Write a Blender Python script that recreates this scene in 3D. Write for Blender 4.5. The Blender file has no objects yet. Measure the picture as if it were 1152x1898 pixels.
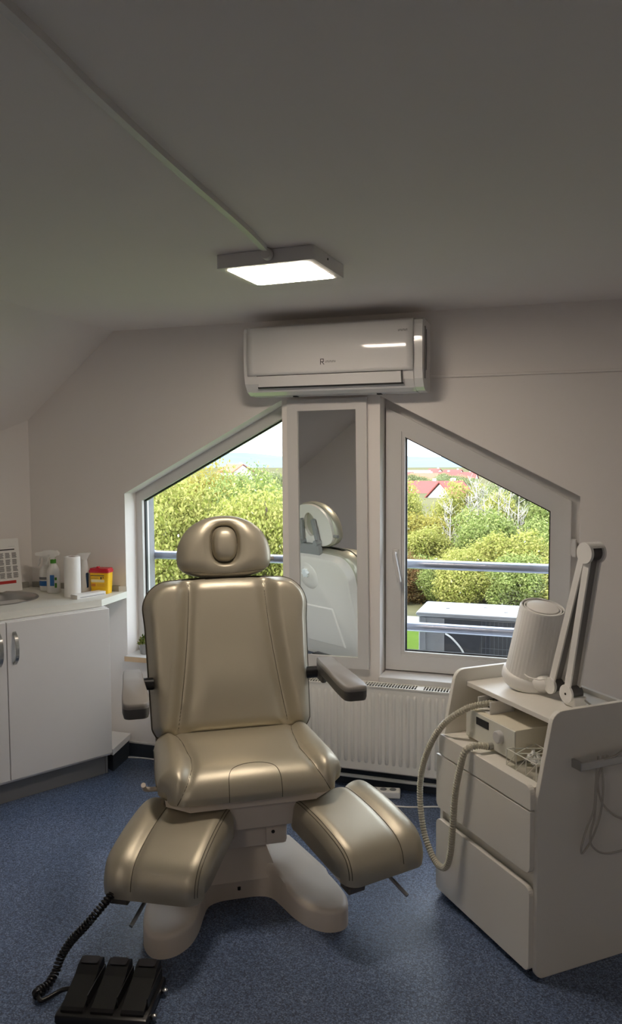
import bpy, bmesh, math, random
import numpy as np
from mathutils import Vector, Matrix
from mathutils.geometry import tessellate_polygon

R = math.radians
scene = bpy.context.scene
C = scene.collection
random.seed(7)

# ------------------------------------------------------------------ camera
def set_camera():
    yaw, pitch, roll = R(18.22), R(3.794), R(-0.3)
    cy, sy, cp, sp = math.cos(yaw), math.sin(yaw), math.cos(pitch), math.sin(pitch)
    fwd = Vector((-sy*cp, cy*cp, -sp)); right = Vector((cy, sy, 0)); up = right.cross(fwd)
    c, s = math.cos(roll), math.sin(roll)
    r2 = right*c + up*s; u2 = up*c - right*s
    cam = bpy.data.cameras.new('camera'); o = bpy.data.objects.new('camera', cam); C.objects.link(o)
    cam.sensor_fit = 'VERTICAL'; cam.sensor_height = 36.0; cam.lens = 1472.4/1898*36
    cam.clip_start = 0.05; cam.clip_end = 3000
    m = Matrix((r2, u2, -fwd)).transposed().to_4x4(); m.translation = (0, -3.708, 1.6)
    o.matrix_world = m; scene.camera = o
set_camera()

# ------------------------------------------------------------------ world, sun, exposure
w = bpy.data.worlds.new('sky'); scene.world = w; w.use_nodes = True
bg = w.node_tree.nodes['Background']; bg.inputs[0].default_value = (0.80, 0.90, 1.0, 1); bg.inputs[1].default_value = 4.2
sl = bpy.data.lights.new('sun', 'SUN'); so = bpy.data.objects.new('sun', sl); C.objects.link(so)
sl.energy = 4.6; sl.angle = R(2); sl.color = (1.0, 0.93, 0.8)
so.rotation_euler = Vector((0.55, 0.62, -0.62)).to_track_quat('-Z', 'Y').to_euler()
so.location = (-8, -12, 14)
LAMP_STRENGTH = 38.0
LAMP_COLOR = (1.0, 0.85, 0.70, 1)
vs = scene.view_settings
vs.view_transform = 'Standard'; vs.look = 'None'; vs.gamma = 1; vs.use_curve_mapping = False
vs.exposure = 0.62
scene.cycles.max_bounces = 16; scene.cycles.diffuse_bounces = 10; scene.cycles.glossy_bounces = 6; scene.cycles.transparent_max_bounces = 16

# ------------------------------------------------------------------ materials
def lin(c):
    return tuple(((v/255)/12.92 if v/255 <= .04045 else ((v/255+.055)/1.055)**2.4) for v in c)
MATS = {}
def mat(name, rgb, rough=.5, metal=0., spec=.5, bump=0., bscale=200., var=0., vscale=4., emit=None, estr=0, coat=0, alpha=None, trans=0):
    if name in MATS: return MATS[name]
    m = bpy.data.materials.new(name); m.use_nodes = True; MATS[name] = m
    nt = m.node_tree; b = nt.nodes['Principled BSDF']; L = nt.links
    col = (*lin(rgb), 1)
    b.inputs['Base Color'].default_value = col
    b.inputs['Roughness'].default_value = rough; b.inputs['Metallic'].default_value = metal
    b.inputs['Specular IOR Level'].default_value = spec
    b.inputs['Coat Weight'].default_value = coat
    b.inputs['Transmission Weight'].default_value = trans
    if emit:
        b.inputs['Emission Color'].default_value = (*emit[:3], 1); b.inputs['Emission Strength'].default_value = estr
    tc = nt.nodes.new('ShaderNodeTexCoord')
    if var:
        n = nt.nodes.new('ShaderNodeTexNoise'); n.inputs['Scale'].default_value = vscale; n.inputs['Detail'].default_value = 4
        L.new(tc.outputs['Object'], n.inputs['Vector'])
        mx = nt.nodes.new('ShaderNodeMix'); mx.data_type = 'RGBA'
        mx.inputs[6].default_value = tuple(v*(1-var) for v in col[:3])+(1,); mx.inputs[7].default_value = tuple(min(1, v*(1+var)) for v in col[:3])+(1,)
        L.new(n.outputs['Fac'], mx.inputs[0]); L.new(mx.outputs[2], b.inputs['Base Color'])
    if bump:
        n = nt.nodes.new('ShaderNodeTexNoise'); n.inputs['Scale'].default_value = bscale; n.inputs['Detail'].default_value = 3
        L.new(tc.outputs['Object'], n.inputs['Vector'])
        bp = nt.nodes.new('ShaderNodeBump'); bp.inputs['Strength'].default_value = bump; bp.inputs['Distance'].default_value = .002
        L.new(n.outputs['Fac'], bp.inputs['Height']); L.new(bp.outputs[0], b.inputs['Normal'])
    return m

def glass_mat(name, tint=(1, 1, 1), ior=1.45, refl=1.0):
    m = bpy.data.materials.new(name); m.use_nodes = True; nt = m.node_tree; nt.nodes.clear()
    out = nt.nodes.new('ShaderNodeOutputMaterial'); t = nt.nodes.new('ShaderNodeBsdfTransparent'); t.inputs[0].default_value = (*tint, 1)
    g = nt.nodes.new('ShaderNodeBsdfGlossy'); g.inputs['Roughness'].default_value = .02
    lw = nt.nodes.new('ShaderNodeLayerWeight'); lw.inputs[0].default_value = .5
    pw = nt.nodes.new('ShaderNodeMath'); pw.operation = 'POWER'; pw.inputs[1].default_value = 5; nt.links.new(lw.outputs['Facing'], pw.inputs[0])
    f = nt.nodes.new('ShaderNodeMath'); f.operation = 'MULTIPLY_ADD'; f.inputs[1].default_value = .8*refl; f.inputs[2].default_value = .035*refl; nt.links.new(pw.outputs[0], f.inputs[0])
    mx = nt.nodes.new('ShaderNodeMixShader'); nt.links.new(f.outputs[0], mx.inputs[0]); nt.links.new(t.outputs[0], mx.inputs[1]); nt.links.new(g.outputs[0], mx.inputs[2])
    nt.links.new(mx.outputs[0], out.inputs[0]); MATS[name] = m; return m

def floor_mat():
    m = bpy.data.materials.new('speckled vinyl'); m.use_nodes = True; nt = m.node_tree; b = nt.nodes['Principled BSDF']; L = nt.links
    tc = nt.nodes.new('ShaderNodeTexCoord')
    v = nt.nodes.new('ShaderNodeTexVoronoi'); v.inputs['Scale'].default_value = 260; L.new(tc.outputs['Object'], v.inputs['Vector'])
    r = nt.nodes.new('ShaderNodeValToRGB'); e = r.color_ramp.elements
    e[0].position = 0; e[0].color = (*lin((50, 60, 78)), 1); e[1].position = 1; e[1].color = (*lin((122, 137, 164)), 1)
    k = e.new(.35); k.color = (*lin((68, 82, 108)), 1); k = e.new(.72); k.color = (*lin((92, 109, 140)), 1)
    sep = nt.nodes.new('ShaderNodeSeparateColor'); L.new(v.outputs['Color'], sep.inputs[0]); L.new(sep.outputs[0], r.inputs[0])
    L.new(r.outputs[0], b.inputs['Base Color']); b.inputs['Roughness'].default_value = .42; b.inputs['Specular IOR Level'].default_value = .45
    n = nt.nodes.new('ShaderNodeTexNoise'); n.inputs['Scale'].default_value = 140; L.new(tc.outputs['Object'], n.inputs['Vector'])
    bp = nt.nodes.new('ShaderNodeBump'); bp.inputs['Strength'].default_value = .25; bp.inputs['Distance'].default_value = .002
    L.new(n.outputs['Fac'], bp.inputs['Height']); L.new(bp.outputs[0], b.inputs['Normal'])
    MATS['floor'] = m; return m

def leaf_mat(name, cols):
    m = bpy.data.materials.new(name); m.use_nodes = True; nt = m.node_tree; nt.nodes.clear(); L = nt.links
    out = nt.nodes.new('ShaderNodeOutputMaterial'); g = nt.nodes.new('ShaderNodeNewGeometry'); r = nt.nodes.new('ShaderNodeValToRGB')
    els = r.color_ramp.elements
    for i, c in enumerate(cols):
        p = i/(len(cols)-1)
        el = els[0] if i == 0 else (els[1] if i == len(cols)-1 else els.new(p))
        el.position = p; el.color = (*lin(c), 1)
    L.new(g.outputs['Random Per Island'], r.inputs[0])
    L.new(r.outputs[0], (gm := nt.nodes.new('ShaderNodeGamma')).inputs[0]); gm.inputs[1].default_value = 1.0
    d = nt.nodes.new('ShaderNodeBsdfDiffuse'); t = nt.nodes.new('ShaderNodeBsdfTranslucent'); mx = nt.nodes.new('ShaderNodeMixShader'); mx.inputs[0].default_value = .5
    L.new(r.outputs[0], d.inputs[0]); L.new(r.outputs[0], t.inputs[0]); L.new(d.outputs[0], mx.inputs[1]); L.new(t.outputs[0], mx.inputs[2]); L.new(mx.outputs[0], out.inputs[0])
    MATS[name] = m; return m

WALL = mat('wall paint', (233, 228, 224), .85, spec=.2, bump=.08, bscale=90, var=.02, vscale=2)
PVC = mat('white pvc', (208, 206, 204), .38, spec=.5)
WHITE = mat('white laminate', (226, 225, 224), .38, bump=.03, bscale=300)
TROL = mat('cream laminate', (224, 221, 213), .42, bump=.03, bscale=300)
WTOP = mat('worktop laminate', (218, 217, 208), .4, var=.03, vscale=60)
PLINTH = mat('grey plinth', (120, 122, 126), .4)
SKIRT = mat('dark vinyl skirting', (48, 56, 66), .5, var=.15, vscale=120)
STEEL = mat('stainless steel', (190, 190, 188), .28, metal=1)
CHROME = mat('satin metal', (170, 170, 172), .3, metal=1)
RAIL = mat('galvanised rail', (152, 156, 170), .35, metal=.8)
LEATH = mat('pearl vinyl', (182, 175, 157), .43, metal=.55, spec=.5, bump=.12, bscale=420, var=.03, vscale=6)
SEAM = mat('vinyl seam', (88, 82, 70), .55, metal=.2)
SHELL = mat('chair plastic', (216, 206, 194), .38, bump=.05, bscale=300)
GREYP = mat('grey armrest plastic', (138, 135, 132), .42, bump=.05, bscale=500)
DGREYP = mat('dark plastic', (84, 82, 80), .4)
BLACK = mat('black plastic', (22, 22, 25), .3)
BLACKM = mat('black rubber', (20, 20, 22), .5)
ACW = mat('gloss white plastic', (224, 223, 222), .08, spec=.5)
DARK = mat('dark slot', (26, 26, 28), .6)
MIRR = mat('mirror silver', (236, 240, 238), .0, metal=1)
GLASS = glass_mat('window glass')
ACRYL = glass_mat('clear acrylic', (.97, .97, .96))
PAPER = mat('paper', (240, 239, 236), .8, bump=.25, bscale=120)
YEL = mat('yellow plastic', (240, 190, 10), .35)
RED = mat('red plastic', (190, 20, 40), .35)
BLUE = mat('label blue', (44, 110, 180), .5)
GREEN = mat('label green', (70, 140, 40), .5)
INK = mat('print ink', (60, 58, 60), .7)
ORANGE = mat('label orange', (200, 120, 30), .5)
LABELW = mat('label cream', (240, 225, 180), .5)
REDINK = mat('print red', (190, 50, 45), .7)
PINE = mat('pine edge', (206, 176, 140), .5, var=.12, vscale=30)
RAD = mat('radiator enamel', (232, 229, 222), .32)
HOSE = mat('hose plastic', (186, 182, 165), .4)
DEV = mat('device beige', (222, 216, 198), .4)
WPLAST = mat('white plastic', (232, 231, 228), .35)
CONC = mat('concrete', (150, 150, 150), .9, var=.15, vscale=20)
DIFF = mat('lamp diffuser', (255, 255, 255), .5, emit=LAMP_COLOR, estr=LAMP_STRENGTH)
FLOOR = floor_mat()

# ------------------------------------------------------------------ helpers
def mesh(name, verts, faces, m, parent=None, smooth=False, kind=None, autosmooth=None):
    me = bpy.data.meshes.new(name); me.from_pydata([tuple(v) for v in verts], [], [tuple(f) for f in faces]); me.update()
    bm = bmesh.new(); bm.from_mesh(me); bmesh.ops.recalc_face_normals(bm, faces=bm.faces); bm.to_mesh(me); bm.free()
    if m: me.materials.append(m)
    if smooth or autosmooth is not None:
        me.polygons.foreach_set('use_smooth', [True]*len(me.polygons))
        if autosmooth is not None: me.set_sharp_from_angle(angle=R(autosmooth))
    o = bpy.data.objects.new(name, me); C.objects.link(o)
    if parent: o.parent = parent
    if kind: o['kind'] = kind
    return o
def thing(name, label, cat, loc=(0, 0, 0), rotz=0, group=None):
    o = bpy.data.objects.new(name, None); C.objects.link(o); o.location = loc; o.rotation_euler = (0, 0, rotz); o.empty_display_size = .1
    o['label'] = label; o['category'] = cat
    if group: o['group'] = group
    return o
def tag(o, label, cat, group=None):
    o['label'] = label; o['category'] = cat
    if group: o['group'] = group
    return o
def struct_empty(name, loc=(0, 0, 0)):
    o = bpy.data.objects.new(name, None); C.objects.link(o); o.location = loc; o['kind'] = 'structure'; return o

class MB:
    """collects shapes into one mesh"""
    def __init__(s): s.v = []; s.f = []
    def add(s, v, f, M=None):
        n = len(s.v)
        s.v += [tuple(M @ Vector(p)) if M is not None else tuple(p) for p in v]; s.f += [tuple(i+n for i in q) for q in f]; return s
    def box(s, x0, x1, y0, y1, z0, z1, r=0, seg=2, M=None):
        if r <= 0:
            v = [(x, y, z) for x in (x0, x1) for y in (y0, y1) for z in (z0, z1)]
            return s.add(v, [(0, 1, 3, 2), (4, 6, 7, 5), (0, 4, 5, 1), (2, 3, 7, 6), (0, 2, 6, 4), (1, 5, 7, 3)], M)
        bm = bmesh.new(); bmesh.ops.create_cube(bm, size=1)
        for q in bm.verts: q.co = ((x0+x1)/2+q.co.x*(x1-x0), (y0+y1)/2+q.co.y*(y1-y0), (z0+z1)/2+q.co.z*(z1-z0))
        r = min(r, .49*min(abs(x1-x0), abs(y1-y0), abs(z1-z0)))
        bmesh.ops.bevel(bm, geom=bm.edges[:], offset=r, segments=seg, profile=.5, affect='EDGES')
        bm.verts.index_update(); v = [q.co[:] for q in bm.verts]; f = [[q.index for q in a.verts] for a in bm.faces]; bm.free()
        return s.add(v, f, M)
    def prism(s, poly, d0, d1, axes='xy', holes=(), M=None):
        """extrude a 2D polygon (with holes) along the third axis"""
        loops = [list(poly)]+[list(h) for h in holes]
        def P(p, d):
            return (p[0], p[1], d) if axes == 'xy' else ((p[0], d, p[1]) if axes == 'xz' else (d, p[0], p[1]))
        flat = [p for l in loops for p in l]; n = len(flat)
        tris = tessellate_polygon([[Vector((p[0], p[1], 0)) for p in l] for l in loops])
        v = [P(p, d0) for p in flat]+[P(p, d1) for p in flat]
        f = [tuple(t) for t in tris]+[tuple(i+n for i in reversed(t)) for t in tris]
        k = 0
        for l in loops:
            m_ = len(l)
            for i in range(m_): a, b = k+i, k+(i+1) % m_; f.append((a, b, b+n, a+n))
            k += m_
        return s.add(v, f, M)
    def lathe(s, prof, n=32, M=None, close=True):
        v = []; f = []
        for r, z in prof:
            for i in range(n): a = 2*math.pi*i/n; v.append((r*math.cos(a), r*math.sin(a), z))
        for j in range(len(prof)-1):
            for i in range(n): a, b = j*n+i, j*n+(i+1) % n; f.append((a, b, b+n, a+n))
        if close:
            f.append(tuple(range(n))); f.append(tuple(range((len(prof)-1)*n, len(prof)*n)))
        return s.add(v, f, M)
    def tube(s, pts, r, n=8, caps=True, rads=None, M=None):
        P = [Vector(p) for p in pts]; v = []; f = []; m_ = len(P)
        t = [(P[min(i+1, m_-1)]-P[max(i-1, 0)]).normalized() for i in range(m_)]
        u = t[0].orthogonal().normalized()
        for i in range(m_):
            u = (u-t[i]*u.dot(t[i])); u = u.normalized() if u.length > 1e-6 else t[i].orthogonal().normalized()
            w_ = t[i].cross(u); rr = rads[i] if rads else r
            for k in range(n):
                a = 2*math.pi*k/n; v.append(tuple(P[i]+u*math.cos(a)*rr+w_*math.sin(a)*rr))
        for i in range(m_-1):
            for k in range(n): a, b = i*n+k, i*n+(k+1) % n; f.append((a, b, b+n, a+n))
        if caps: f.append(tuple(range(n))); f.append(tuple(range((m_-1)*n, m_*n)))
        return s.add(v, f, M)
    def build(s, name, m, parent=None, smooth=False, kind=None, auto=None):
        return mesh(name, s.v, s.f, m, parent, smooth, kind, auto)

def spline(pts, k=8):
    P = [Vector(p) for p in pts]; out = []
    for i in range(len(P)-1):
        p0, p1, p2, p3 = P[max(i-1, 0)], P[i], P[i+1], P[min(i+2, len(P)-1)]
        for j in range(k):
            t = j/k
            out.append(.5*((2*p1)+(p2-p0)*t+(2*p0-5*p1+4*p2-p3)*t*t+(3*p1-p0-3*p2+p3)*t**3))
    out.append(P[-1]); return out
def resample(P, step):
    P = [Vector(p) for p in P]; out = [P[0].copy()]; acc = 0
    for a, b in zip(P, P[1:]):
        d = (b-a).length
        while d > 0 and acc+d >= step:
            t = (step-acc)/d; a = a+(b-a)*t; out.append(a.copy()); d = (b-a).length; acc = 0
        acc += d
    return out
def coil(path, rad, r, pitch, n=6, per=10):
    P = resample(path, pitch/per); pts = []
    u = (P[1]-P[0]).orthogonal().normalized()
    for i, p in enumerate(P):
        t = (P[min(i+1, len(P)-1)]-P[max(i-1, 0)]).normalized(); u = (u-t*u.dot(t)).normalized(); w_ = t.cross(u); a = 2*math.pi*i/per
        pts.append(p+(u*math.cos(a)+w_*math.sin(a))*rad)
    return MB().tube(pts, r, n)
def rrect(x0, x1, y0, y1, r, seg=6):
    rs = r if isinstance(r, (list, tuple)) else [r]*4     # corners: (x1,y1) (x0,y1) (x0,y0) (x1,y0)
    out = []
    for (cx, cy, a0), q in zip(((x1, y1, 0), (x0, y1, 90), (x0, y0, 180), (x1, y0, 270)), rs):
        sx = -1 if cx == x1 else 1; sy = -1 if cy == y1 else 1
        if q <= 0: out.append((cx, cy)); continue
        for i in range(seg+1):
            a = R(a0+90*i/seg); out.append((cx+sx*q+q*math.cos(a), cy+sy*q+q*math.sin(a)))
    return out
def frame_ring(outer, inner, y0, y1, name, m, parent):
    """mitred window profile: one mesh ring"""
    return MB().prism(outer, y0, y1, 'xz', [inner]).build(name, m, parent)

# ================================================================== STRUCTURE
CEIL = 2.28; REAR = -5.9
d29 = Vector((math.sin(R(29.5)), math.cos(R(29.5)), 0))
CORN = (-2.865, 0.0)
KNEE = (CORN[0]-d29.x*1.0, CORN[1]-d29.y*1.0)
SL = .826
def slz(x): return CEIL+(x+2.312)*SL
XR0, XR1 = .62, 1.62     # right slope start, right knee wall
ZR1 = CEIL-SL*(XR1-XR0)
fl = MB().prism([(-3.5, REAR-.1), (1.75, REAR-.1), (1.75, .02), (-3.0, .02), (-3.5, -.9)], -.12, 0).build('floor', FLOOR); fl['kind'] = 'structure'
ce = MB().box(-2.312, XR0, REAR, 0.0, CEIL, CEIL+.12).build('ceiling', WALL); ce['kind'] = 'structure'
# sloped ceilings
def slab(name, q, off):
    o = MB().add([tuple(p) for p in q]+[(p[0]+off[0], p[1], p[2]+off[1]) for p in q], [(0, 1, 2, 3), (4, 5, 6, 7), (0, 1, 5, 4), (1, 2, 6, 5), (2, 3, 7, 6), (3, 0, 4, 7)]).build(name, WALL); o['kind'] = 'structure'; return o
slab('ceiling_slope_left', [(-2.312, 0, CEIL), (-2.312, REAR, CEIL), (-3.6, REAR, slz(-3.6)), (-3.6, 0, slz(-3.6))], (-.08, .1))
slab('ceiling_slope_right', [(XR0, 0, CEIL), (XR0, REAR, CEIL), (XR1+.2, REAR, CEIL-SL*(XR1+.2-XR0)), (XR1+.2, 0, CEIL-SL*(XR1+.2-XR0))], (.08, .1))
# gable wall with the two trapezoid openings
OPL = [(-2.266, .551), (-1.369, .551), (-1.369, 1.894), (-2.266, 1.423)]
OPR = [(-.873, .551), (.034, .551), (.034, 1.43), (-.873, 1.898)]
gab = [(-3.7, -.12), (XR1+.3, -.12), (XR1+.3, 1.35), (XR0, CEIL+.12), (-2.312, CEIL+.12), (-3.7, 1.3)]
wb = MB().prism(gab, 0, .19, 'xz', [OPL, OPR]).build('wall_back', WALL); wb['kind'] = 'structure'
wo = MB().prism(gab, .19, .31, 'xz', [OPL, OPR]).build('wall_facade', mat('grey facade render', (128, 128, 130), .9, spec=.1, var=.12, vscale=25)); wo['kind'] = 'structure'
def wallseg(name, a, b, z1, t):
    a = Vector((*a, 0)); b = Vector((*b, 0)); n = Vector(((b-a).y, -(b-a).x, 0)).normalized()*t
    o = MB().prism([(a.x, a.y), (b.x, b.y), (b.x+n.x, b.y+n.y), (a.x+n.x, a.y+n.y)], -.02, z1).build(name, WALL); o['kind'] = 'structure'; return o
# knee walls follow the slope
n_ = Vector((-d29.y, d29.x, 0))*.1
v = [(CORN[0], CORN[1], -.02), (KNEE[0], KNEE[1], -.02), (KNEE[0], KNEE[1], slz(KNEE[0])+.02), (CORN[0], CORN[1], slz(CORN[0])+.02)]
lw = MB().add(v+[(p[0]+n_.x, p[1]+n_.y, p[2]) for p in v], [(0, 1, 2, 3), (4, 5, 6, 7), (0, 1, 5, 4), (1, 2, 6, 5), (2, 3, 7, 6), (3, 0, 4, 7)]).build('wall_left', WALL); lw['kind'] = 'structure'
o = MB().box(KNEE[0]-.1, KNEE[0], REAR, KNEE[1], -.02, slz(KNEE[0])+.02).build('wall_left_rear', WALL); o['kind'] = 'structure'
o = MB().box(XR1, XR1+.1, REAR, 0, -.02, ZR1+.02).build('wall_right', WALL); o['kind'] = 'structure'
o = MB().prism([(KNEE[0]-.1, -.02), (XR1+.1, -.02), (XR1+.1, ZR1), (XR0, CEIL+.05), (-2.312, CEIL+.05), (KNEE[0]-.1, slz(KNEE[0]-.1))], REAR-.1, REAR, 'xz').build('wall_rear', WALL); o['kind'] = 'structure'
o = MB().box(-2.3, XR1, -.012, 0, 0, .07).build('baseboard_back', SKIRT); o['kind'] = 'structure'
o = MB().box(-2.3, XR1, -.006, 0, .07, .078).build('trim_1', PVC); o['kind'] = 'structure'

# ---------------------------------------------------------------- windows
w1 = struct_empty('window_1', (-1.8, .15, .551))
def rel(o, p):
    o.location = (-p.location.x, -p.location.y, -p.location.z); return o
inL = [(-2.228, .615), (-1.405, .615), (-1.405, 1.812), (-2.228, 1.381)]
rel(frame_ring(OPL, inL, .115, .185, 'window_frame', PVC, w1), w1)
inL2 = [(-2.222, .621), (-1.411, .621), (-1.411, 1.801), (-2.222, 1.376)]
rel(frame_ring(inL, inL2, .14, .16, 'gasket', DARK, w1), w1)
rel(MB().prism([(-2.225, .618), (-1.408, .618), (-1.408, 1.806), (-2.225, 1.379)], .148, .152, 'xz').build('pane', GLASS, w1), w1)
rel(MB().box(-2.266, -1.369, -.035, .12, .525, .551).build('window_sill', PINE, w1), w1)
rel(MB().box(-2.266, -1.369, -.034, .12, .551, .553).build('sill_top', PVC, w1), w1)

w2 = struct_empty('window_2', (-.42, .15, .551))
SA = [(-.866, .560), (-.003, .560), (-.003, 1.404), (-.866, 1.850)]
PA = [(-.774, .652), (-.094, .652), (-.094, 1.356), (-.774, 1.706)]
rel(frame_ring(OPR, [(-.845, .58), (-.02, .58), (-.02, 1.392), (-.845, 1.82)], .125, .195, 'window_frame', PVC, w2), w2)
SA_IN = [(-.79, .636), (-.078, .636), (-.078, 1.364), (-.79, 1.733)]
rel(frame_ring(SA, SA_IN, .095, .165, 'sash', PVC, w2), w2)
rel(frame_ring(SA_IN, PA, .103, .15, 'glazing_bead', PVC, w2), w2)
PA2 = [(-.768, .658), (-.1, .658), (-.1, 1.352), (-.768, 1.696)]
rel(frame_ring(PA, PA2, .125, .14, 'gasket', DARK, w2), w2)
rel(MB().prism([(-.771, .655), (-.097, .655), (-.097, 1.354), (-.771, 1.701)], .13, .134, 'xz').build('pane', GLASS, w2), w2)
h = MB().box(-.832, -.802, .087, .096, 1.09, 1.16, .004).build('handle_rosette', PVC, w2); rel(h, w2)
h2 = MB().tube([(-.817, .09, 1.142), (-.817, .055, 1.142)], .008, 10).tube(spline([(-.817, .055, 1.146), (-.812, .05, 1.12), (-.800, .05, 1.06), (-.790, .052, 1.005)]), .0105, 10).build('handle', PVC, w2, auto=50); rel(h2, w2)
hg = MB().tube([(.010, .09, 1.15), (.010, .09, 1.23)], .011, 12).box(-.003, .012, .09, .12, 1.155, 1.225, .003).build('hinge', PVC, w2, auto=40); rel(hg, w2)
rel(MB().box(-.873, .034, -.03, .12, .525, .553, .004).build('window_sill', PVC, w2), w2)

# conduit on the gable wall, cable duct on the ceiling
tag(MB().box(-.655, 1.0, -.012, 0, 1.972, 1.984, .003).build('wall_conduit', WALL), 'thin white cable duct along wall right of air conditioner', 'cable duct')
def duct(pts):
    P = [Vector(p) for p in pts]; b = MB()
    for i in range(len(P)-1):
        d = (P[i+1]-P[i]); n = Vector((-d.y, d.x, 0)).normalized()*.0095
        z0, z1 = CEIL-.016, CEIL
        q = [P[i]-n, P[i]+n, P[i+1]+n, P[i+1]-n]
        b.add([(a.x, a.y, z0) for a in q]+[(a.x, a.y, z1) for a in q], [(0, 1, 2, 3), (4, 5, 6, 7), (0, 1, 5, 4), (1, 2, 6, 5), (2, 3, 7, 6), (3, 0, 4, 7)])
    return b
cd = thing('ceiling_cable_duct', 'long thin white cable duct running across ceiling to the lit lamp', 'cable duct', (-.93, -1.3, CEIL))
o = duct(spline([(-.765, -3.2, 0), (-.811, -2.66, 0), (-.843, -2.40, 0), (-.876, -2.05, 0), (-.910, -1.605, 0), (-.928, -1.427, 0), (-.945, -1.30, 0)], 6)).build('duct', PVC, cd); rel(o, cd)
o = MB().lathe([(.016, 0), (.019, .006), (.019, .02), (.012, .03), (.010, .045)], 20, Matrix.Translation((-.946, -1.285, CEIL-.02)) @ Matrix.Rotation(R(-90), 4, 'X')).build('cable_gland', PVC, cd, auto=40); rel(o, cd)

# ---------------------------------------------------------------- ceiling lamp
hw, hd = .1735, .147
def ceiling_lamp(label, x, y):
    lamp = thing('ceiling_lamp', label, 'ceiling lamp', (x, y, CEIL), R(-3.2))
    MB().prism(rrect(-hw, hw, -hd, hd, .006, 3), -.046, -.001, 'xy').build('housing', PVC, lamp)
    MB().prism(rrect(-hw+.026, hw-.026, -hd+.022, hd-.022, .012, 4), -.0475, -.0455, 'xy').build('diffuser', DIFF, lamp)
    MB().tube([(hw-.002, -.02, -.018), (hw+.002, -.02, -.018)], .004, 10).build('screw', DARK, lamp)
ceiling_lamp('square white surface-mounted ceiling lamp in front of the air conditioner, switched on', -.955, -1.11)
ceiling_lamp('added square ceiling lamp, out of view, brightening the rear of the room', -.955, -4.7)  # added fill lamp out of view, lifts the rear wall in the mirror

# ---------------------------------------------------------------- air conditioner
ac = thing('air_conditioner', 'long white wall-mounted air conditioner above the windows', 'air conditioner', (-1.065, 0, 1.90))
prof = [(0, .325), (-.17, .325), (-.198, .315), (-.207, .295), (-.21, .24), (-.207, .10), (-.195, .055), (-.165, .018), (-.13, .004), (-.06, .0), (0, .012)]
def ac_body(x0, x1, pr): return MB().prism(pr, x0, x1, 'yz')
b = ac_body(-.395, .39, prof)
e0, e1 = [(a*.96, .165+(z-.165)*.95) for a, z in prof], None
b.build('body', ACW, ac)
for sx, x0, x1 in ((-1, -.418, -.395), (1, .39, .43)):
    pe = [(a*.985, .165+(z-.165)*.985) for a, z in prof]
    ac_body(min(x0, x1), max(x0, x1), pe).build('end_cap', ACW, ac)
# front panel: slightly bowed glossy sheet
N = 24; v = []; f = []
zs = [.318, .305, .29, .27, .25, .23, .21, .19, .17, .15, .13, .11, .092]
for i in range(N+1):
    x = -.395+.785*i/N
    for z in zs:
        y = -.2125-.009*math.sin((z-.08)/.24*math.pi)-.0015*math.sin(i/N*math.pi)+(.012 if z > .31 else 0)
        v.append((x, y, z))
nz = len(zs)
for i in range(N):
    for j in range(nz-1): a = i*nz+j; f.append((a, a+1, a+nz+1, a+nz))
fp = mesh('front_panel', v, f, ACW, ac, smooth=True); s_ = fp.modifiers.new('s', 'SOLIDIFY'); s_.thickness = .004; s_.offset = 0
# louvre flap: slightly proud leaf under the panel with dark slots around it
MB().prism([(-.2125, .089), (-.2115, .083), (-.200, .040), (-.196, .040), (-.204, .086)], -.345, .335, 'yz').build('louvre', ACW, ac)
MB().box(-.352, .342, -.2095, -.19, .0895, .0915).build('louvre_gap', DARK, ac)
MB().prism([(-.199, .0405), (-.197, .034), (-.18, .034), (-.18, .0405)], -.35, .342, 'yz').build('louvre_gap', DARK, ac)
MB().add([(.338, -.2115, .10), (.338, -.2005, .034), (.342, -.2005, .034), (.342, -.2115, .10)], [(0, 1, 2, 3)]).build('louvre_gap', DARK, ac)
for x in (-.21, .20): MB().box(x, x+.02, -.10, -.07, -.002, .004).build('drip_clip', DARK, ac)
# emblem: square outlined letter mark with a short word beside it, and a small word at top right
def glyph_word(b, x, z, n, hgt, y):
    for i in range(n):
        x0 = x+i*hgt*.9
        b.box(x0, x0+hgt*.12, y-.0004, y, z, z+hgt); b.box(x0, x0+hgt*.62, y-.0004, y, z+hgt*(.85 if i % 2 else .0), z+hgt*(1 if i % 2 else .15))
        b.box(x0+hgt*.5, x0+hgt*.62, y-.0004, y, z, z+hgt)
    return b
eb = MB(); ye = -.2242
for q in ((-.034, -.031, .130, .156), (-.020, -.017, .142, .156), (-.034, -.017, .153, .156), (-.034, -.017, .141, .144)): eb.box(q[0], q[1], ye-.0004, ye, q[2], q[3])
eb.add([(-.027, ye-.0004, .141), (-.023, ye-.0004, .141), (-.014, ye-.0004, .130), (-.018, ye-.0004, .130)], [(0, 1, 2, 3)])
glyph_word(eb, -.010, .139, 7, .008, ye); eb.build('emblem', INK, ac)
glyph_word(MB(), .325, .262, 6, .008, -.2222).build('emblem', INK, ac)
MB().box(.43, .432, -.15, -.13, .06, .29).box(.43, .432, -.115, -.10, .10, .28).build('side_vent', mat('grey slot', (120, 120, 122), .5), ac)

# ---------------------------------------------------------------- mirror on the pier
mi = thing('wall_mirror', 'tall narrow mirror in white frame between the two windows', 'mirror', (-1.128, -.016, 1.236))
mi.rotation_euler = (R(-.15), R(-.55), R(.2))
MB().prism([(-.2, -.655), (.2, -.655), (.2, .655), (-.2, .655)], -.012, .012, 'xz', [[(-.147, -.600), (.147, -.600), (.147, .600), (-.147, .600)]]).build('frame', PVC, mi)
MB().prism([(-.147, -.600), (.147, -.600), (.147, .600), (-.147, .600)], -.002, .006, 'xz').build('mirror_glass', MIRR, mi)

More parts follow.
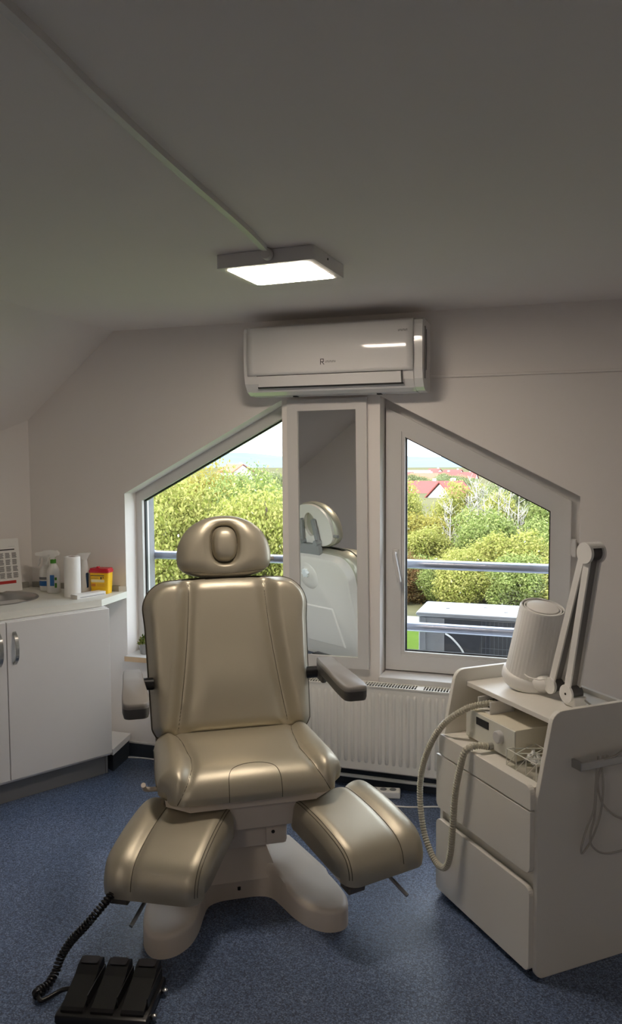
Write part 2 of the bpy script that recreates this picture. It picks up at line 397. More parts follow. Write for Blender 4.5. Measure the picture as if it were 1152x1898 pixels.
# ---------------------------------------------------------------- radiator
ra = thing('radiator', 'white ribbed panel radiator under the right window', 'radiator', (-.95, -.03, .112))
X0, X1, ZT = -.62, .58, .413
pitch = .0335; v = []; f = []
xs = []; nx = int((X1-X0)/pitch*8)
zl = [0, .012, .028, .036, .044, .056, .2, .35, .362, .370, .378, .388, .395, ZT]
for i in range(nx+1):
    x = X0+(X1-X0)*i/nx; ph = ((x-X0)/pitch) % 1
    rb = max(0, math.cos((ph-.5)*2*math.pi)*.75+.45); rb = min(1, rb)
    if x < X0+.04 or x > X1-.04: rb = 0
    for z in zl:
        k = min(1, max(0, (z-.030)/.024))*min(1, max(0, (.388-z)/.022)); v.append((x, -.068-.012*rb*k, z))
nz = len(zl)
for i in range(nx):
    for j in range(nz-1): a = i*nz+j; f.append((a, a+1, a+nz+1, a+nz))
mesh('front_panel', v, f, RAD, ra, smooth=True)
MB().box(X0, X1, -.071, -.060, 0.002, ZT-.002).box(X0, X1, -.004, .0, .0, ZT-.01).build('body', RAD, ra)
for x in (X0-.002, X1): MB().box(x, x+.002, -.074, .0, 0, ZT).build('side_panel', RAD, ra)
g = MB().box(X0, X1, -.075, -.068, ZT-.006, ZT+.001).box(X0, X1, -.010, 0, ZT-.006, ZT+.003)
x = X0
while x < X1: g.box(x, x+.0042, -.068, -.010, ZT-.001, ZT+.001); x += .0135
for xx in (-.30, -.02, .27): g.box(xx, xx+.035, -.068, -.010, ZT, ZT+.0012)
o = g.build('top_grille', RAD, ra); o['kind'] = 'stuff'
MB().box(X0+.01, X1-.01, -.06, -.006, ZT-.016, ZT-.012).build('slot_shade_plate', DARK, ra)  # dark plate added under the grille to paint shade into its slots
MB().tube([(-.55, -.03, -.05), (.75, -.03, -.05)], .009, 8).tube([(.53, -.03, .0), (.53, -.03, -.05)], .009, 8).tube([(-.25, -.03, .02), (-.25, -.03, -.05)], .008, 8).build('pipe', RAD, ra, auto=40)

# power strip and floor cables
ps = thing('power_strip', 'small white power strip on the floor under the radiator', 'power strip', (-.83, -.11, 0), R(12))
MB().box(-.08, .08, -.028, .028, 0, .035, .006).build('body', WPLAST, ps)
for x in (-.045, 0, .045): MB().lathe([(.016, .033), (.016, .0365)], 16, Matrix.Translation((x, 0, 0))).build('socket', PLINTH, ps)
tag(MB().tube(spline([(-.95, -.21, .004), (-.82, -.205, .004), (-.70, -.20, .004), (-.54, -.15, .004), (-.40, -.17, .004)]), .004, 8).build('floor_cable', WPLAST), 'white cable lying on floor between chair and trolley', 'cable')
tag(MB().tube(spline([(-2.25, -.045, .004), (-2.18, -.035, .005), (-2.05, -.03, .004), (-1.9, -.03, .004)]), .004, 8).build('floor_cable', WPLAST), 'white cable on floor along the skirting beside the sink cabinet', 'cable')

# ================================================================== SINK CABINET
P0 = Vector((-2.2, -.27, 0))
cab = thing('sink_cabinet', 'white sink cabinet with two doors and grey plinth', 'cabinet', P0, R(60.5))
MB().box(-1.06, -.002, .020, .56, .10, .862).build('body', WHITE, cab)
for i, (x0, x1) in enumerate(((-.519, -.002), (-1.06, -.523))):
    dr = MB().box(x0, x1, 0, .018, .115, .858, .0015, 1).build('door', WHITE, cab)
    hx = -.485 if i == 0 else -.557
    pts = spline([(hx, 0.003, .66), (hx, -.024, .69), (hx, -.032, .735), (hx, -.024, .78), (hx, .003, .81)], 6)
    hb = MB()
    for a, b_ in zip(pts, pts[1:]):
        t = (b_-a).normalized(); n = Vector((0, -t.z, t.y))
        q = [a+n*.004, a-n*.004, b_-n*.004, b_+n*.004]
        hb.add([(p.x-.008, p.y, p.z) for p in q]+[(p.x+.008, p.y, p.z) for p in q], [(0, 1, 2, 3), (4, 5, 6, 7), (0, 1, 5, 4), (1, 2, 6, 5), (2, 3, 7, 6), (3, 0, 4, 7)])
    hb.build('handle', STEEL, dr)
MB().box(-1.06, -.02, .045, .06, 0, .098).box(-.02, -.005, .04, .075, 0, .098, .005).build('plinth', PLINTH, cab)
# triangular end shelf board
def tri_w(pts, z0, z1, name, m, parent):
    M = Matrix.Rotation(R(60.5), 4, 'Z'); M.translation = P0; Mi = M.inverted()
    q = [(Mi @ Vector((p[0], p[1], 0))) for p in pts]
    return MB().prism([(a.x, a.y) for a in q], z0, z1).build(name, m, parent)
tri_w([(-2.203, -.262), (-2.245, -.02), (-2.68, -.02)], .098, .128, 'end_shelf', WHITE, cab)
tri_w([(-2.225, -.23), (-2.25, -.03), (-2.60, -.03)], 0, .097, 'end_plinth', SKIRT, cab)

ZW = .898
wt = thing('worktop', 'pale laminate worktop with an inset sink and low backsplash', 'worktop', (-2.6, -.3, ZW))
fr0 = Vector((-2.25, -.262, 0)); far = fr0-d29*1.35
lwl = lambda s: (CORN[0]+.004-d29.x*s, CORN[1]-.003-d29.y*s)
SINKC = Vector((-2.80, -.405, 0)); SR = .222
circ = lambda r, n=48: [(SINKC.x+r*math.cos(2*math.pi*i/n), SINKC.y+r*math.sin(2*math.pi*i/n)) for i in range(n)]
poly = [(-2.262, -.002), (fr0.x, fr0.y), (far.x, far.y), lwl(1.0), lwl(0)]
o = MB().prism(poly, ZW-.034, ZW, 'xy', [circ(SR-.014)]).build('top', WTOP, wt); rel(o, wt)
BSP = mat('grey backsplash', (150, 148, 140), .4)
o = MB().prism([(-2.30, -.022), (-2.85, -.022), (-2.85, -.003), (-2.30, -.003)], ZW, ZW+.030).build('backsplash', BSP, wt); rel(o, wt)
a0, a1 = Vector((*lwl(.03), 0)), Vector((*lwl(.9), 0)); nn = Vector((d29.y, -d29.x, 0))*.02
o = MB().prism([(a0.x, a0.y), (a1.x, a1.y), (a1.x+nn.x, a1.y+nn.y), (a0.x+nn.x, a0.y+nn.y)], ZW, ZW+.030).build('backsplash', BSP, wt); rel(o, wt)
o = MB().prism([(-2.262, -.003), (-2.30, -.003), (-2.30, -.02)], ZW, ZW+.028).build('backsplash_end', WPLAST, wt); rel(o, wt)
sk = thing('sink', 'round stainless steel sink bowl set into the worktop', 'sink', SINKC+Vector((0, 0, ZW)))
MB().lathe([(SR+.004, .0005), (SR+.002, .004), (SR-.006, .005), (SR-.016, .001), (SR-.022, -.02), (SR-.03, -.10), (SR-.06, -.135), (.03, -.145), (.0, -.146)], 64, close=False).build('bowl', STEEL, sk, smooth=True)
MB().lathe([(.03, -.1435), (.026, -.140), (.0, -.141)], 24, close=False).build('drain', CHROME, sk, smooth=True)

# things on the worktop
def bottle(label, x, y, prof, trig, loc_rot, cap='W', green=False):
    t = thing('spray_bottle', label, 'spray bottle', (x, y, ZW), loc_rot)
    MB().lathe(prof, 24, Matrix.Diagonal((1, .72, 1, 1))).build('body', WPLAST, t, smooth=True)
    h0 = prof[-1][1]
    MB().lathe([(.015, h0-.002), (.015, h0+.018), (.012, h0+.020)], 20).build('collar', GREEN if green else WPLAST, t, auto=40)
    # spray head: nozzle to -x
    MB().prism([(-.052, h0+.050), (-.052, h0+.064), (-.02, h0+.068), (.02, h0+.066), (.034, h0+.052), (.03, h0+.040), (.012, h0+.032), (.010, h0+.018), (-.010, h0+.018), (-.012, h0+.044)], -.011, .011, 'xz').build('spray_head', WPLAST, t)
    if trig: MB().tube(spline([(-.018, 0, h0+.046), (-.030, 0, h0+.030), (-.030, 0, h0+.012), (-.040, 0, h0-.006)]), .004, 8).build('trigger', WPLAST, t, auto=40)
    return t
pb = [(.030, 0), (.034, .004), (.035, .09), (.032, .11), (.016, .138), (.013, .142)]
b1 = bottle('white spray bottle with blue label, nearest the poster', -2.70, -.10, pb, True, R(18))
MB().lathe([(.0356, .028), (.0356, .055)], 24, Matrix.Diagonal((1, .72, 1, 1)), close=False).build('label_print', BLUE, b1, smooth=True)
MB().lathe([(.0356, .062), (.0356, .076)], 24, Matrix.Diagonal((1, .72, 1, 1)), close=False).build('label_print', PLINTH, b1, smooth=True)
b2 = bottle('white spray bottle with green collar behind the paper roll', -2.615, -.15, [(.032, 0), (.036, .004), (.037, .10), (.034, .12), (.016, .156), (.013, .160)], True, R(15), green=True)
def arc_label(rad, z0, z1, a0, a1, name, m, parent, off=.0006):
    v = []; f = []
    for i in range(9):
        a = R(a0+(a1-a0)*i/8)
        for z in (z0, z1): v.append(((rad+off)*math.cos(a), .72*(rad+off)*math.sin(a), z))
    for i in range(8): f.append((2*i, 2*i+1, 2*i+3, 2*i+2))
    return mesh(name, v, f, m, parent, smooth=True)
arc_label(.037, .04, .098, -105, -70, 'label_print', BLUE, b2); arc_label(.037, .03, .055, -66, -48, 'label_print', GREEN, b2); arc_label(.037, .07, .085, -66, -48, 'label_print', GREEN, b2)
b3 = thing('spray_bottle', 'slim white spray bottle with dark blue label behind the paper roll', 'spray bottle', (-2.465, -.085, ZW), R(18))
MB().lathe([(.026, 0), (.030, .004), (.030, .03), (.026, .08), (.020, .13), (.013, .172), (.011, .178)], 24, Matrix.Diagonal((1, .7, 1, 1))).build('body', WPLAST, b3, smooth=True)
MB().prism([(-.042, .190), (-.038, .206), (-.015, .212), (.030, .213), (.034, .208), (.022, .194), (.014, .176), (-.012, .176), (-.016, .190)], -.012, .012, 'xz').build('spray_head', WPLAST, b3)
MB().prism(rrect(.006, .020, .025, .105, .006, 4), -.0225, -.0215, 'xz', M=Matrix.Rotation(R(12), 4, 'Z') @ Matrix.Rotation(R(-3), 4, 'X')).build('label_print', mat('navy label', (20, 60, 100), .5), b3)
pr = thing('paper_roll', 'white paper towel roll standing on the worktop', 'paper roll', (-2.445, -.225, ZW))
MB().lathe([(.041, 0), (.042, .004), (.0415, .205), (.040, .209), (.02, .2095), (.0195, .204)], 40, close=False).build('paper', PAPER, pr, smooth=True)
MB().lathe([(.0195, .2), (.0195, .2085), (.0175, .2085), (.0175, .1)], 24, close=False).build('core', mat('cardboard', (130, 105, 80), .9), pr, smooth=True)
fb = thing('glove_box', 'flat white cardboard box at the worktop edge in front of the paper roll', 'box', (-2.365, -.205, ZW), R(70))
MB().box(-.088, .088, -.028, .028, 0, .021, .001, 1).build('carton', WPLAST, fb)
MB().box(-.07, .08, -.0288, -.028, .006, .0085).build('stripe', PLINTH, fb)
sh = thing('sharps_container', 'yellow sharps container with red lid on the worktop', 'container', (-2.362, -.085, ZW), R(8))
b = MB()
for (x, y, z) in (): pass
lo = rrect(-.050, .046, -.030, .030, .012, 5); hi = rrect(-.056, .052, -.034, .034, .013, 5); n = len(lo)
MB().add([(p[0], p[1], 0) for p in lo]+[(p[0], p[1], .114) for p in hi], [tuple(range(n)), tuple(range(n, 2*n))]+[(i, (i+1) % n, (i+1) % n+n, i+n) for i in range(n)]).build('body', YEL, sh, auto=40)
hi2 = rrect(-.059, .055, -.037, .037, .014, 5); hi3 = rrect(-.055, .051, -.033, .033, .012, 5)
MB().prism(hi2, .112, .126).prism(hi3, .126, .134).box(-.022, -.006, -.02, 0, .134, .143, .003).build('lid', RED, sh)
MB().box(-.046, .030, -.0345, -.0338, .095, .099).box(-.044, -.002, -.034, -.0332, .083, .0845).box(.008, .016, -.034, -.0332, .078, .09).box(.021, .026, -.034, -.0332, .084, .09).build('label_print', INK, sh)
MB().box(-.044, .030, -.0335, -.0328, .062, .076).build('label_panel', LABELW, sh)
MB().box(-.044, -.02, -.0328, -.032, .040, .055).box(-.014, .030, -.0328, -.032, .042, .044).box(-.014, .030, -.0328, -.032, .050, .052).build('label_print', ORANGE, sh)
po = thing('notice_poster', 'printed white notice with a red band leaning on the left wall', 'poster', (-2.835, -.125, ZW), R(60.5))
tl = Matrix.Rotation(R(-9), 4, 'X')
MB().box(-.21, 0, -.002, .001, 0, .285, M=tl).build('sheet', PAPER, po)
tx = MB()
for col in range(4):
    for blk in range(4):
        for ln in range(6):
            x0 = -.042-.036*col; z = .205-.036*blk-.0050*ln
            tx.box(x0, x0+.022+.006*random.random(), -.0026, -.0021, z, z+.0026, M=tl)
tx.box(-.20, -.025, -.0026, -.0021, .222, .2285, M=tl).box(-.06, -.02, -.0026, -.0021, .242, .2425, M=tl); o = tx.build('printed_text', INK, po); o['kind'] = 'stuff'
MB().box(-.21, -.030, -.0027, -.0021, .042, .058, M=tl).build('printed_band', REDINK, po)
wf = Vector((*lwl(.36), 1.33))
fx = thing('wall_hook', 'small dark fitting on the left wall above the sink', 'hook', wf, R(60.5))
MB().tube([(0, .01, 0), (0, -.03, 0)], .009, 12).lathe([(.016, 0), (.016, .004)], 20, Matrix.Rotation(R(90), 4, 'X')).build('peg', DGREYP, fx, auto=40)

# plant on the left sill, half hidden by the backrest
pl = thing('potted_plant', 'small green plant in a grey pot on the left window sill', 'plant', (-2.185, .055, .553))
MB().lathe([(.028, 0), (.030, .003), (.036, .055), (.033, .055), (.03, .045), (0, .044)], 24, close=False).build('pot', CONC, pl, smooth=True)
v = []; f = []; rng = np.random.default_rng(3)
for i in range(160):
    p = Vector(rng.normal(0, 1, 3)).normalized()*(.022+.022*rng.random()); p.z = abs(p.z)*1.2+.055; d = Vector(rng.normal(0, 1, 3)).normalized(); e = d.orthogonal().normalized()
    k = len(v); v += [p-d*.010, p+e*.004, p+d*.010, p-e*.004]; f.append((k, k+1, k+2, k+3))
LEAFP = leaf_mat('pot plant leaf', [(60, 84, 34), (110, 128, 56), (140, 140, 70)])
mesh('leaves', v, f, LEAFP, pl)

# ================================================================== TREATMENT CHAIR
CHA = R(32.5)
ch = thing('treatment_chair', 'pearl beige upholstered podiatry chair with split leg rests, reclined headrest and cream base', 'chair', (-1.081, -1.146, 0), CHA)

def poly_dist(P, pts):
    """distance of points P (n,2) to closed outline pts (m,2)"""
    A = np.array(pts); B = np.roll(A, -1, 0); d = np.full(len(P), 1e9)
    for a, b in zip(A, B):
        ab = b-a; t = np.clip(((P-a) @ ab)/(ab @ ab+1e-12), 0, 1); q = a+t[:, None]*ab
        d = np.minimum(d, np.hypot(*(P-q).T))
    return d
def ring_cushion(name, outline, centre, T, thick, rad, back, relief, rings, m, parent, toP):
    O_ = np.array(outline); c = np.array(centre); n = len(O_)
    fs = [1-((i/rings)**1.0) for i in range(rings)]
    # finer near the rim
    fs = [1-(i/rings)**1.35 for i in range(rings)]
    P2 = np.vstack([c+(O_-c)*f_ for f_ in fs]+[c[None]])
    d = poly_dist(P2, O_)
    hgt = thick*np.sqrt(np.clip(1-(1-np.minimum(d/rad, 1))**2, 0, 1))
    hgt = hgt+np.array([relief(x, y, dd) for (x, y), dd in zip(P2, d)])
    V = [toP(p[0], p[1], h_) for p, h_ in zip(P2, hgt)]
    F = []
    for k in range(rings-1):
        for i in range(n): a, b = k*n+i, k*n+(i+1) % n; F.append((a, b, b+n, a+n))
    ctr = rings*n
    for i in range(n): F.append(((rings-1)*n+i, (rings-1)*n+(i+1) % n, ctr))
    k0 = len(V)
    lastb = None
    for bn, sc in ((-back*.35, 1.0), (-back*.75, .995), (-back, .975)):
        st = len(V); V += [toP(*(c+(p-c)*sc), bn) for p in O_]
        prev = 0 if lastb is None else lastb
        for i in range(n): F.append((prev+i, prev+(i+1) % n, st+(i+1) % n, st+i))
        lastb = st
    F.append(tuple(range(lastb, lastb+n)))
    def surf(x, y):
        dd = poly_dist(np.array([[x, y]]), O_)[0]
        return toP(x, y, thick*math.sqrt(max(0, 1-(1-min(dd/rad, 1))**2))+relief(x, y, dd))
    return mesh(name, V, F, m, parent, smooth=True, autosmooth=60), surf
def dense(pts, step):
    P = resample([(p[0], p[1], 0) for p in pts]+[(pts[0][0], pts[0][1], 0)], step); return [(p.x, p.y) for p in P[:-1]]
def seam_tube(pts, r, name, parent, m=SEAM): return MB().tube(pts, r, 6).build(name, m, parent, smooth=True)

# ---- backrest
BT = R(17); BH = .565
def toB(u, h_, n): return (u, .340+h_*math.sin(BT)-n*math.cos(BT), .605+h_*math.cos(BT)+n*math.sin(BT))
def bw(h_): return .288+.022*h_/BH
ol = []
rr_ = .105
for i in range(13): a = R(90*i/12); ol.append((bw(BH)-rr_+rr_*math.cos(a), BH-rr_+rr_*math.sin(a)))
ol += [(x, BH+.008*(1-(x/.2)**2)) for x in (.15, .1, .05, 0, -.05, -.1, -.15)]
for i in range(13): a = R(90+90*i/12); ol.append((-bw(BH)+rr_+rr_*math.cos(a), BH-rr_+rr_*math.sin(a)))
ol += [(-bw(h_), h_) for h_ in (.40, .3, .2, .1, .03)]+[(-.275, .005), (-.26, 0), (.26, 0), (.275, .005)]+[(bw(h_), h_) for h_ in (.03, .1, .2, .3, .4)]
ol = dense(ol, .011)
def sstep(a, b, x): t = min(1, max(0, (x-a)/(b-a))); return t*t*(3-2*t)
def bseam(h_): t = h_/BH; return .142+.062*(1-t)**1.6
def brel(x, y, d):
    s = bseam(y); ax = abs(x); k = sstep(0, .03, d)
    return k*(.028*sstep(s-.004, s+.055, ax)-.016*math.exp(-((ax-s)/.024)**2)-.010*sstep(.16, .0, abs(ax-s-.0)/1.0)*0
              + .014*math.exp(-((y-.16)/.12)**2)*sstep(s, s-.1, ax))
back, bs = ring_cushion('backrest', ol, (0, BH*.52), 0, .050, .055, .05, brel, 64, LEATH, ch, toB)
for sgn in (-1, 1):
    seam_tube([bs(sgn*bseam(h_), h_) for h_ in np.linspace(.03, BH-.02, 40)], .0014, 'seam', back)
# piping round the rim
seam_tube([toB(p[0]*1.001, p[1], .004) for p in ol+[ol[0]]], .0035, 'piping', back, SEAM)
# ---- back shell (seen in the mirror)
shl = [(p[0]*.955, -.05+p[1]*1.06) for p in ol]
cs = np.array([0, BH*.5]); sv = []; sf = []; n = len(shl)
for nb, sc in ((-.048, 1), (-.075, .985), (-.092, .955), (-.098, .90)): sv += [toB(*(cs+(np.array(p)-cs)*sc), nb) for p in shl]
for k in range(3):
    for i in range(n): sf.append((k*n+i, k*n+(i+1) % n, (k+1)*n+(i+1) % n, (k+1)*n+i))
sf.append(tuple(range(3*n, 4*n)))
bsh = mesh('back_shell', sv, sf, SHELL, ch, autosmooth=40)
q = [(-.15, .05), (.15, .05), (.12, .27), (-.12, .27)]
MB().add([toB(x, y, -.0975) for x, y in q]+[toB(x*.95, .16+(y-.16)*.95, -.104) for x, y in q], [(0, 1, 2, 3), (4, 5, 6, 7), (0, 1, 5, 4), (1, 2, 6, 5), (2, 3, 7, 6), (3, 0, 4, 7)]).build('shell_panel', SHELL, bsh)
kb = Vector(toB(-.02, .46, -.098)); kn = Vector((0, math.cos(BT), -math.sin(BT)))
kp = []
for i in range(40): a = 2*math.pi*i/40; kp.append(((.021+.004*math.cos(6*a))*math.cos(a), (.021+.004*math.cos(6*a))*math.sin(a)))
MB().prism(kp, 0, .022, 'xy', M=Matrix.Translation(kb) @ kn.to_track_quat('Z', 'Y').to_matrix().to_4x4()).build('knob', WPLAST, bsh, auto=40)
MB().lathe([(.075, 0), (.070, .004), (.04, .006), (0, .006)], 40, Matrix.Translation(toB(-.02, .44, -.0985)) @ kn.to_track_quat('Z', 'Y').to_matrix().to_4x4(), close=False).build('knob_recess', SHELL, bsh, smooth=True)
MB().box(-.12, .12, .40, .47, .46, .56, .02).build('recline_bracket', BLACK, ch, auto=40)

# ---- headrest
HT = R(10); HH = .238
hb0 = Vector((0.0, .505, 1.150))
def toH(u, h_, n): return (hb0.x+u, hb0.y+h_*math.sin(HT)-n*math.cos(HT), hb0.z+h_*math.cos(HT)+n*math.sin(HT))
hp = []
for i in range(120):
    a = 2*math.pi*i/120; c_, s_ = math.cos(a), math.sin(a)
    if s_ >= 0: e = 2/2.15; hp.append((.180*math.copysign(abs(c_)**e, c_), .078+.160*s_**e))
    else: e = 2/2.7; hp.append((.180*math.copysign(abs(c_)**e, c_), .078-.078*abs(s_)**e))
hp = dense(hp, .0075)
def ovr(x, y): return ((abs(x)/.047)**2.6+(abs(y-.128)/.066)**2.6)**(1/2.6)
def hrel(x, y, d):
    r_ = ovr(x, y); k = sstep(0, .03, d)
    return k*(-.026*math.exp(-((r_-1.05)/.12)**2)-.012*math.exp(-((r_-1.1)/.5)**2)+(.004 if r_ < .8 else 0)*sstep(.9, .6, r_))
head, hs = ring_cushion('headrest', hp, (0, .128), 0, .052, .065, .022, hrel, 70, LEATH, ch, toH)
ring = []
for i in range(61):
    a = 2*math.pi*i/60; c_, s_ = math.cos(a), math.sin(a); e = 2/2.6
    ring.append(hs(.0485*math.copysign(abs(c_)**e, c_), .128+.068*math.copysign(abs(s_)**e, s_)))
seam_tube(ring, .0026, 'seam', head)
lowp = [hs(x, .018+.010*(x/.15)**2) for x in np.linspace(-.155, .155, 40)]
seam_tube(lowp, .0012, 'seam', head)
hsh = [(p[0]*.93, .010+p[1]*.93) for p in hp]
hole = [(.045*math.cos(a), .125+.062*math.sin(a)) for a in np.linspace(0, 2*math.pi, 33)[:-1]]
M_ = Matrix(((1, 0, 0, 0), (0, math.sin(HT), -math.cos(HT), 0), (0, math.cos(HT), math.sin(HT), 0), (0, 0, 0, 1))); M_.translation = hb0
MB().prism(hsh, -.040, -.0215, 'xy', [hole], M=M_).build('headrest_shell', SHELL, ch)
# bracket arms and pivot of the headrest
for sgn in (-1, 1):
    MB().prism(rrect(-.012, .012, -.02, .115, .011, 4), -.062, -.046, 'xy', M=M_ @ Matrix.Translation((sgn*.062, .045, 0)) @ Matrix.Rotation(R(8*sgn), 4, 'Z')).build('headrest_arm', PLINTH if 0 else GREYP, ch)
    MB().tube([M_ @ Vector((sgn*.062, .035, -.075)), M_ @ Vector((sgn*.062, .035, -.04))], .016, 16).build('pivot_disc', GREYP, ch, auto=40)
MB().prism(rrect(-.085, .085, -.035, .03, .02, 4), -.072, -.050, 'xy', M=M_ @ Matrix.Translation((0, .0, 0))).build('headrest_bracket', GREYP, ch)
MB().tube([M_ @ Vector((.165, .07, -.03)), M_ @ Vector((.198, .07, -.03))], .008, 12).build('headrest_pin', GREYP, ch, auto=40)

# ---- generic block cushion along y (front is -y)
def block_cushion(name, path, wfun, zbot, er, relief, m, parent, nu=72):
    """path: list of (y, z, ny, nz) across the top from rear to front"""
    V = []; F = []; row = None
    for ti, (y, z, ny, nz_) in enumerate(path):
        t = ti/(len(path)-1); w_ = wfun(t, y); sec = []
        zb = zbot(t)
        ys, zs = y-ny*er*.98, z-nz_*er*.98
        zs2 = max(zs, zb+.004) if nz_ > .3 else zs
        side = [(.022, min(zb, zs2-.003)), (.004, min(zb+.016, zs2-.002)), (0, zs2-.001)]
        for dx, zz in side: sec.append((-w_+dx, ys, zz))
        for i in range(nu+1):
            s = -1+2*i/nu; u = w_*math.sin(s*math.pi/2)**1 if False else w_*s
            e = w_-abs(u); dn = er-math.sqrt(max(0, er*er-max(0, er-e)**2)) if e < er else 0
            r_ = relief(u, t, w_)*sstep(0, er*1.2, e)
            k = r_-dn*.98
            yy = y+ny*k; zz = z+nz_*k
            sec.append((u, yy, zz))
        for dx, zz in reversed(side): sec.append((w_-dx, ys, zz))
        V += sec; n = len(sec)
    for ti in range(len(path)-1):
        for i in range(n-1): a = ti*n+i; F.append((a, a+1, a+n+1, a+n))
        F.append((ti*n+n-1, ti*n, (ti+1)*n, (ti+1)*n+n-1))
    F.append(tuple(range(n))); F.append(tuple(range((len(path)-1)*n, len(path)*n)))
    return mesh(name, V, F, m, parent, autosmooth=55)
def mkpath(pts, k=6):
    P = spline([(p[0], p[1], 0) for p in pts], k); out = []
    for i, p in enumerate(P):
        t = (P[min(i+1, len(P)-1)]-P[max(i-1, 0)]).normalized()      # heading -y
        out.append((p.x, p.y, t.y, -t.x))
    return out

# ---- seat
sp_ = mkpath([(.335, .618), (.30, .629), (.22, .633), (.12, .634), (.04, .637), (-.02, .638), (-.06, .634), (-.092, .620), (-.114, .597), (-.124, .570), (-.124, .548)], 7)
def sw(t, y): return .296-.016*sstep(.0, -.13, y)*1 if False else .288+.010*sstep(.3, .0, y)-.030*sstep(-.05, -.125, y)
def sseam(t):
    return float(np.interp(t, [0, .2, .38, .55, .72, .85, 1], [.222, .195, .182, .188, .205, .225, .245]))
def srel(u, t, w_):
    s = sseam(t); a = abs(u)
    return .012*sstep(s-.004, s+.04, a)-.007*math.exp(-((a-s)/.014)**2)+.006*math.exp(-(u/.12)**2)*sstep(.25, .6, t)
seat = block_cushion('seat', sp_, sw, lambda t: .545, .05, srel, LEATH, ch)
def ssurf(u, t):
    i = t*(len(sp_)-1); i0 = min(int(i), len(sp_)-2); fr = i-i0; a, b = sp_[i0], sp_[i0+1]
    y, z, ny, nz_ = [a[k]*(1-fr)+b[k]*fr for k in range(4)]; r_ = srel(u, t, .29)
    return (u, y+ny*r_, z+nz_*r_)
for sgn in (-1, 1): seam_tube([ssurf(sgn*sseam(t), t) for t in np.linspace(.02, .97, 50)], .0014, 'seam', seat)
ush = [(-.083, 1.0), (-.083, .85), (-.080, .72), (-.066, .64), (-.035, .60), (0, .59), (.035, .60), (.066, .64), (.080, .72), (.083, .85), (.083, 1.0)]
seam_tube([ssurf(p.x, min(.99, p.y)) for p in spline([(a, b, 0) for a, b in ush], 8)], .0012, 'seam', seat)
for sgn in (-1, 1):
    seam_tube([(sgn*(sw(i/(len(sp_)-1), p[0])+.0003), p[0]-p[2]*.049, max(.560, p[1]-p[3]*.049)) for i, p in enumerate(sp_) if p[0] > -.05], .0020, 'piping', seat)
# ---- seat pan, housing, column
MB().prism([(-.27, .33), (.27, .33), (.27, -.03), (.20, -.095), (-.20, -.095), (-.27, -.03)], .515, .546).build('seat_pan', SHELL, ch)
tp = MB()
tp.add([(-.21, .40, .52), (.21, .40, .52), (.21, -.07, .52), (-.21, -.07, .52), (-.15, .45, .425), (.15, .45, .425), (.15, -.055, .425), (-.15, -.055, .425)], [(0, 1, 2, 3), (4, 5, 6, 7), (0, 1, 5, 4), (1, 2, 6, 5), (2, 3, 7, 6), (3, 0, 4, 7)]).build('seat_tray', SHELL, ch)
MB().box(-.125, .125, -.005, .50, .335, .428, .012, 2).build('lift_housing', SHELL, ch, auto=40)
MB().box(.052, .118, -.012, 0, .345, .418, .004, 2).build('housing_cover', SHELL, ch, auto=40)
MB().tube([(.075, -.014, .385), (.075, -.008, .385)], .006, 10).build('bolt', DARK, ch, auto=40)
MB().tube([(.0, -.121, .575), (.0, -.126, .575)], .004, 10).build('button', DGREYP, seat, auto=40)

# ---- base with two splayed front feet
half = [(.0, -.29), (.07, -.287), (.115, -.262), (.140, -.20), (.165, -.12), (.20, -.052), (.25, -.008), (.30, -.002), (.335, -.03), (.350, -.10), (.337, -.21), (.305, -.33), (.262, -.46), (.222, -.58), (.205, -.70), (.225, -.82), (.235, -.91), (.19, -.97), (.09, -.98), (0, -.98)]
hs_ = [(p.x, p.y) for p in spline([(a, b, 0) for a, b in half], 4)]
ob = [(u, -v_) for u, v_ in hs_]+[(-u, -v_) for u, v_ in reversed(hs_[1:-1])]
bm = bmesh.new()
vb = [bm.verts.new((x, y, 0)) for x, y in ob]; fb_ = bm.faces.new(vb)
ex = bmesh.ops.extrude_face_region(bm, geom=[fb_]); tv = [e for e in ex['geom'] if isinstance(e, bmesh.types.BMVert)]
for q in tv: q.co.z = .078+.045*sstep(.08, .32, q.co.y)*sstep(.36, .12, abs(q.co.x))
te = [e for e in bm.edges if all(q in tv for q in e.verts)]
bmesh.ops.bevel(bm, geom=te, offset=.018, segments=4, profile=.5, affect='EDGES')
me = bpy.data.meshes.new('base'); bmesh.ops.triangulate(bm, faces=[f_ for f_ in bm.faces if len(f_.verts) > 4]); bmesh.ops.recalc_face_normals(bm, faces=bm.faces); bm.to_mesh(me); bm.free()
me.materials.append(SHELL); me.polygons.foreach_set('use_smooth', [True]*len(me.polygons)); me.set_sharp_from_angle(angle=R(50))
bo = bpy.data.objects.new('base', me); C.objects.link(bo); bo.parent = ch; bo.location = (-.035, -.249, 0)
MB().box(-.095, .09, .335, .53, .09, .27, .02, 3).build('column', SHELL, bo, auto=40)
# raised spine of the base under the column
sv = []; sf = []
lv = [((-.20, .19), (.17, .19), .08), ((-.175, .24), (.145, .24), .118), ((-.14, .285), (.115, .285), .165), ((-.125, .31), (.1, .31), .20)]
MB().add([(-.165, .27, .075), (.145, .27, .075), (.17, .62, .075), (-.17, .62, .075), (-.12, .315, .20), (.098, .315, .20), (.11, .56, .20), (-.12, .56, .20)], [(0, 1, 2, 3), (4, 5, 6, 7), (0, 1, 5, 4), (1, 2, 6, 5), (2, 3, 7, 6), (3, 0, 4, 7)]).build('base_hump', SHELL, bo)
MB().tube([(.0, .288, .035), (.0, .2875, .045)], .006, 10).build('bolt', DARK, bo, auto=40)

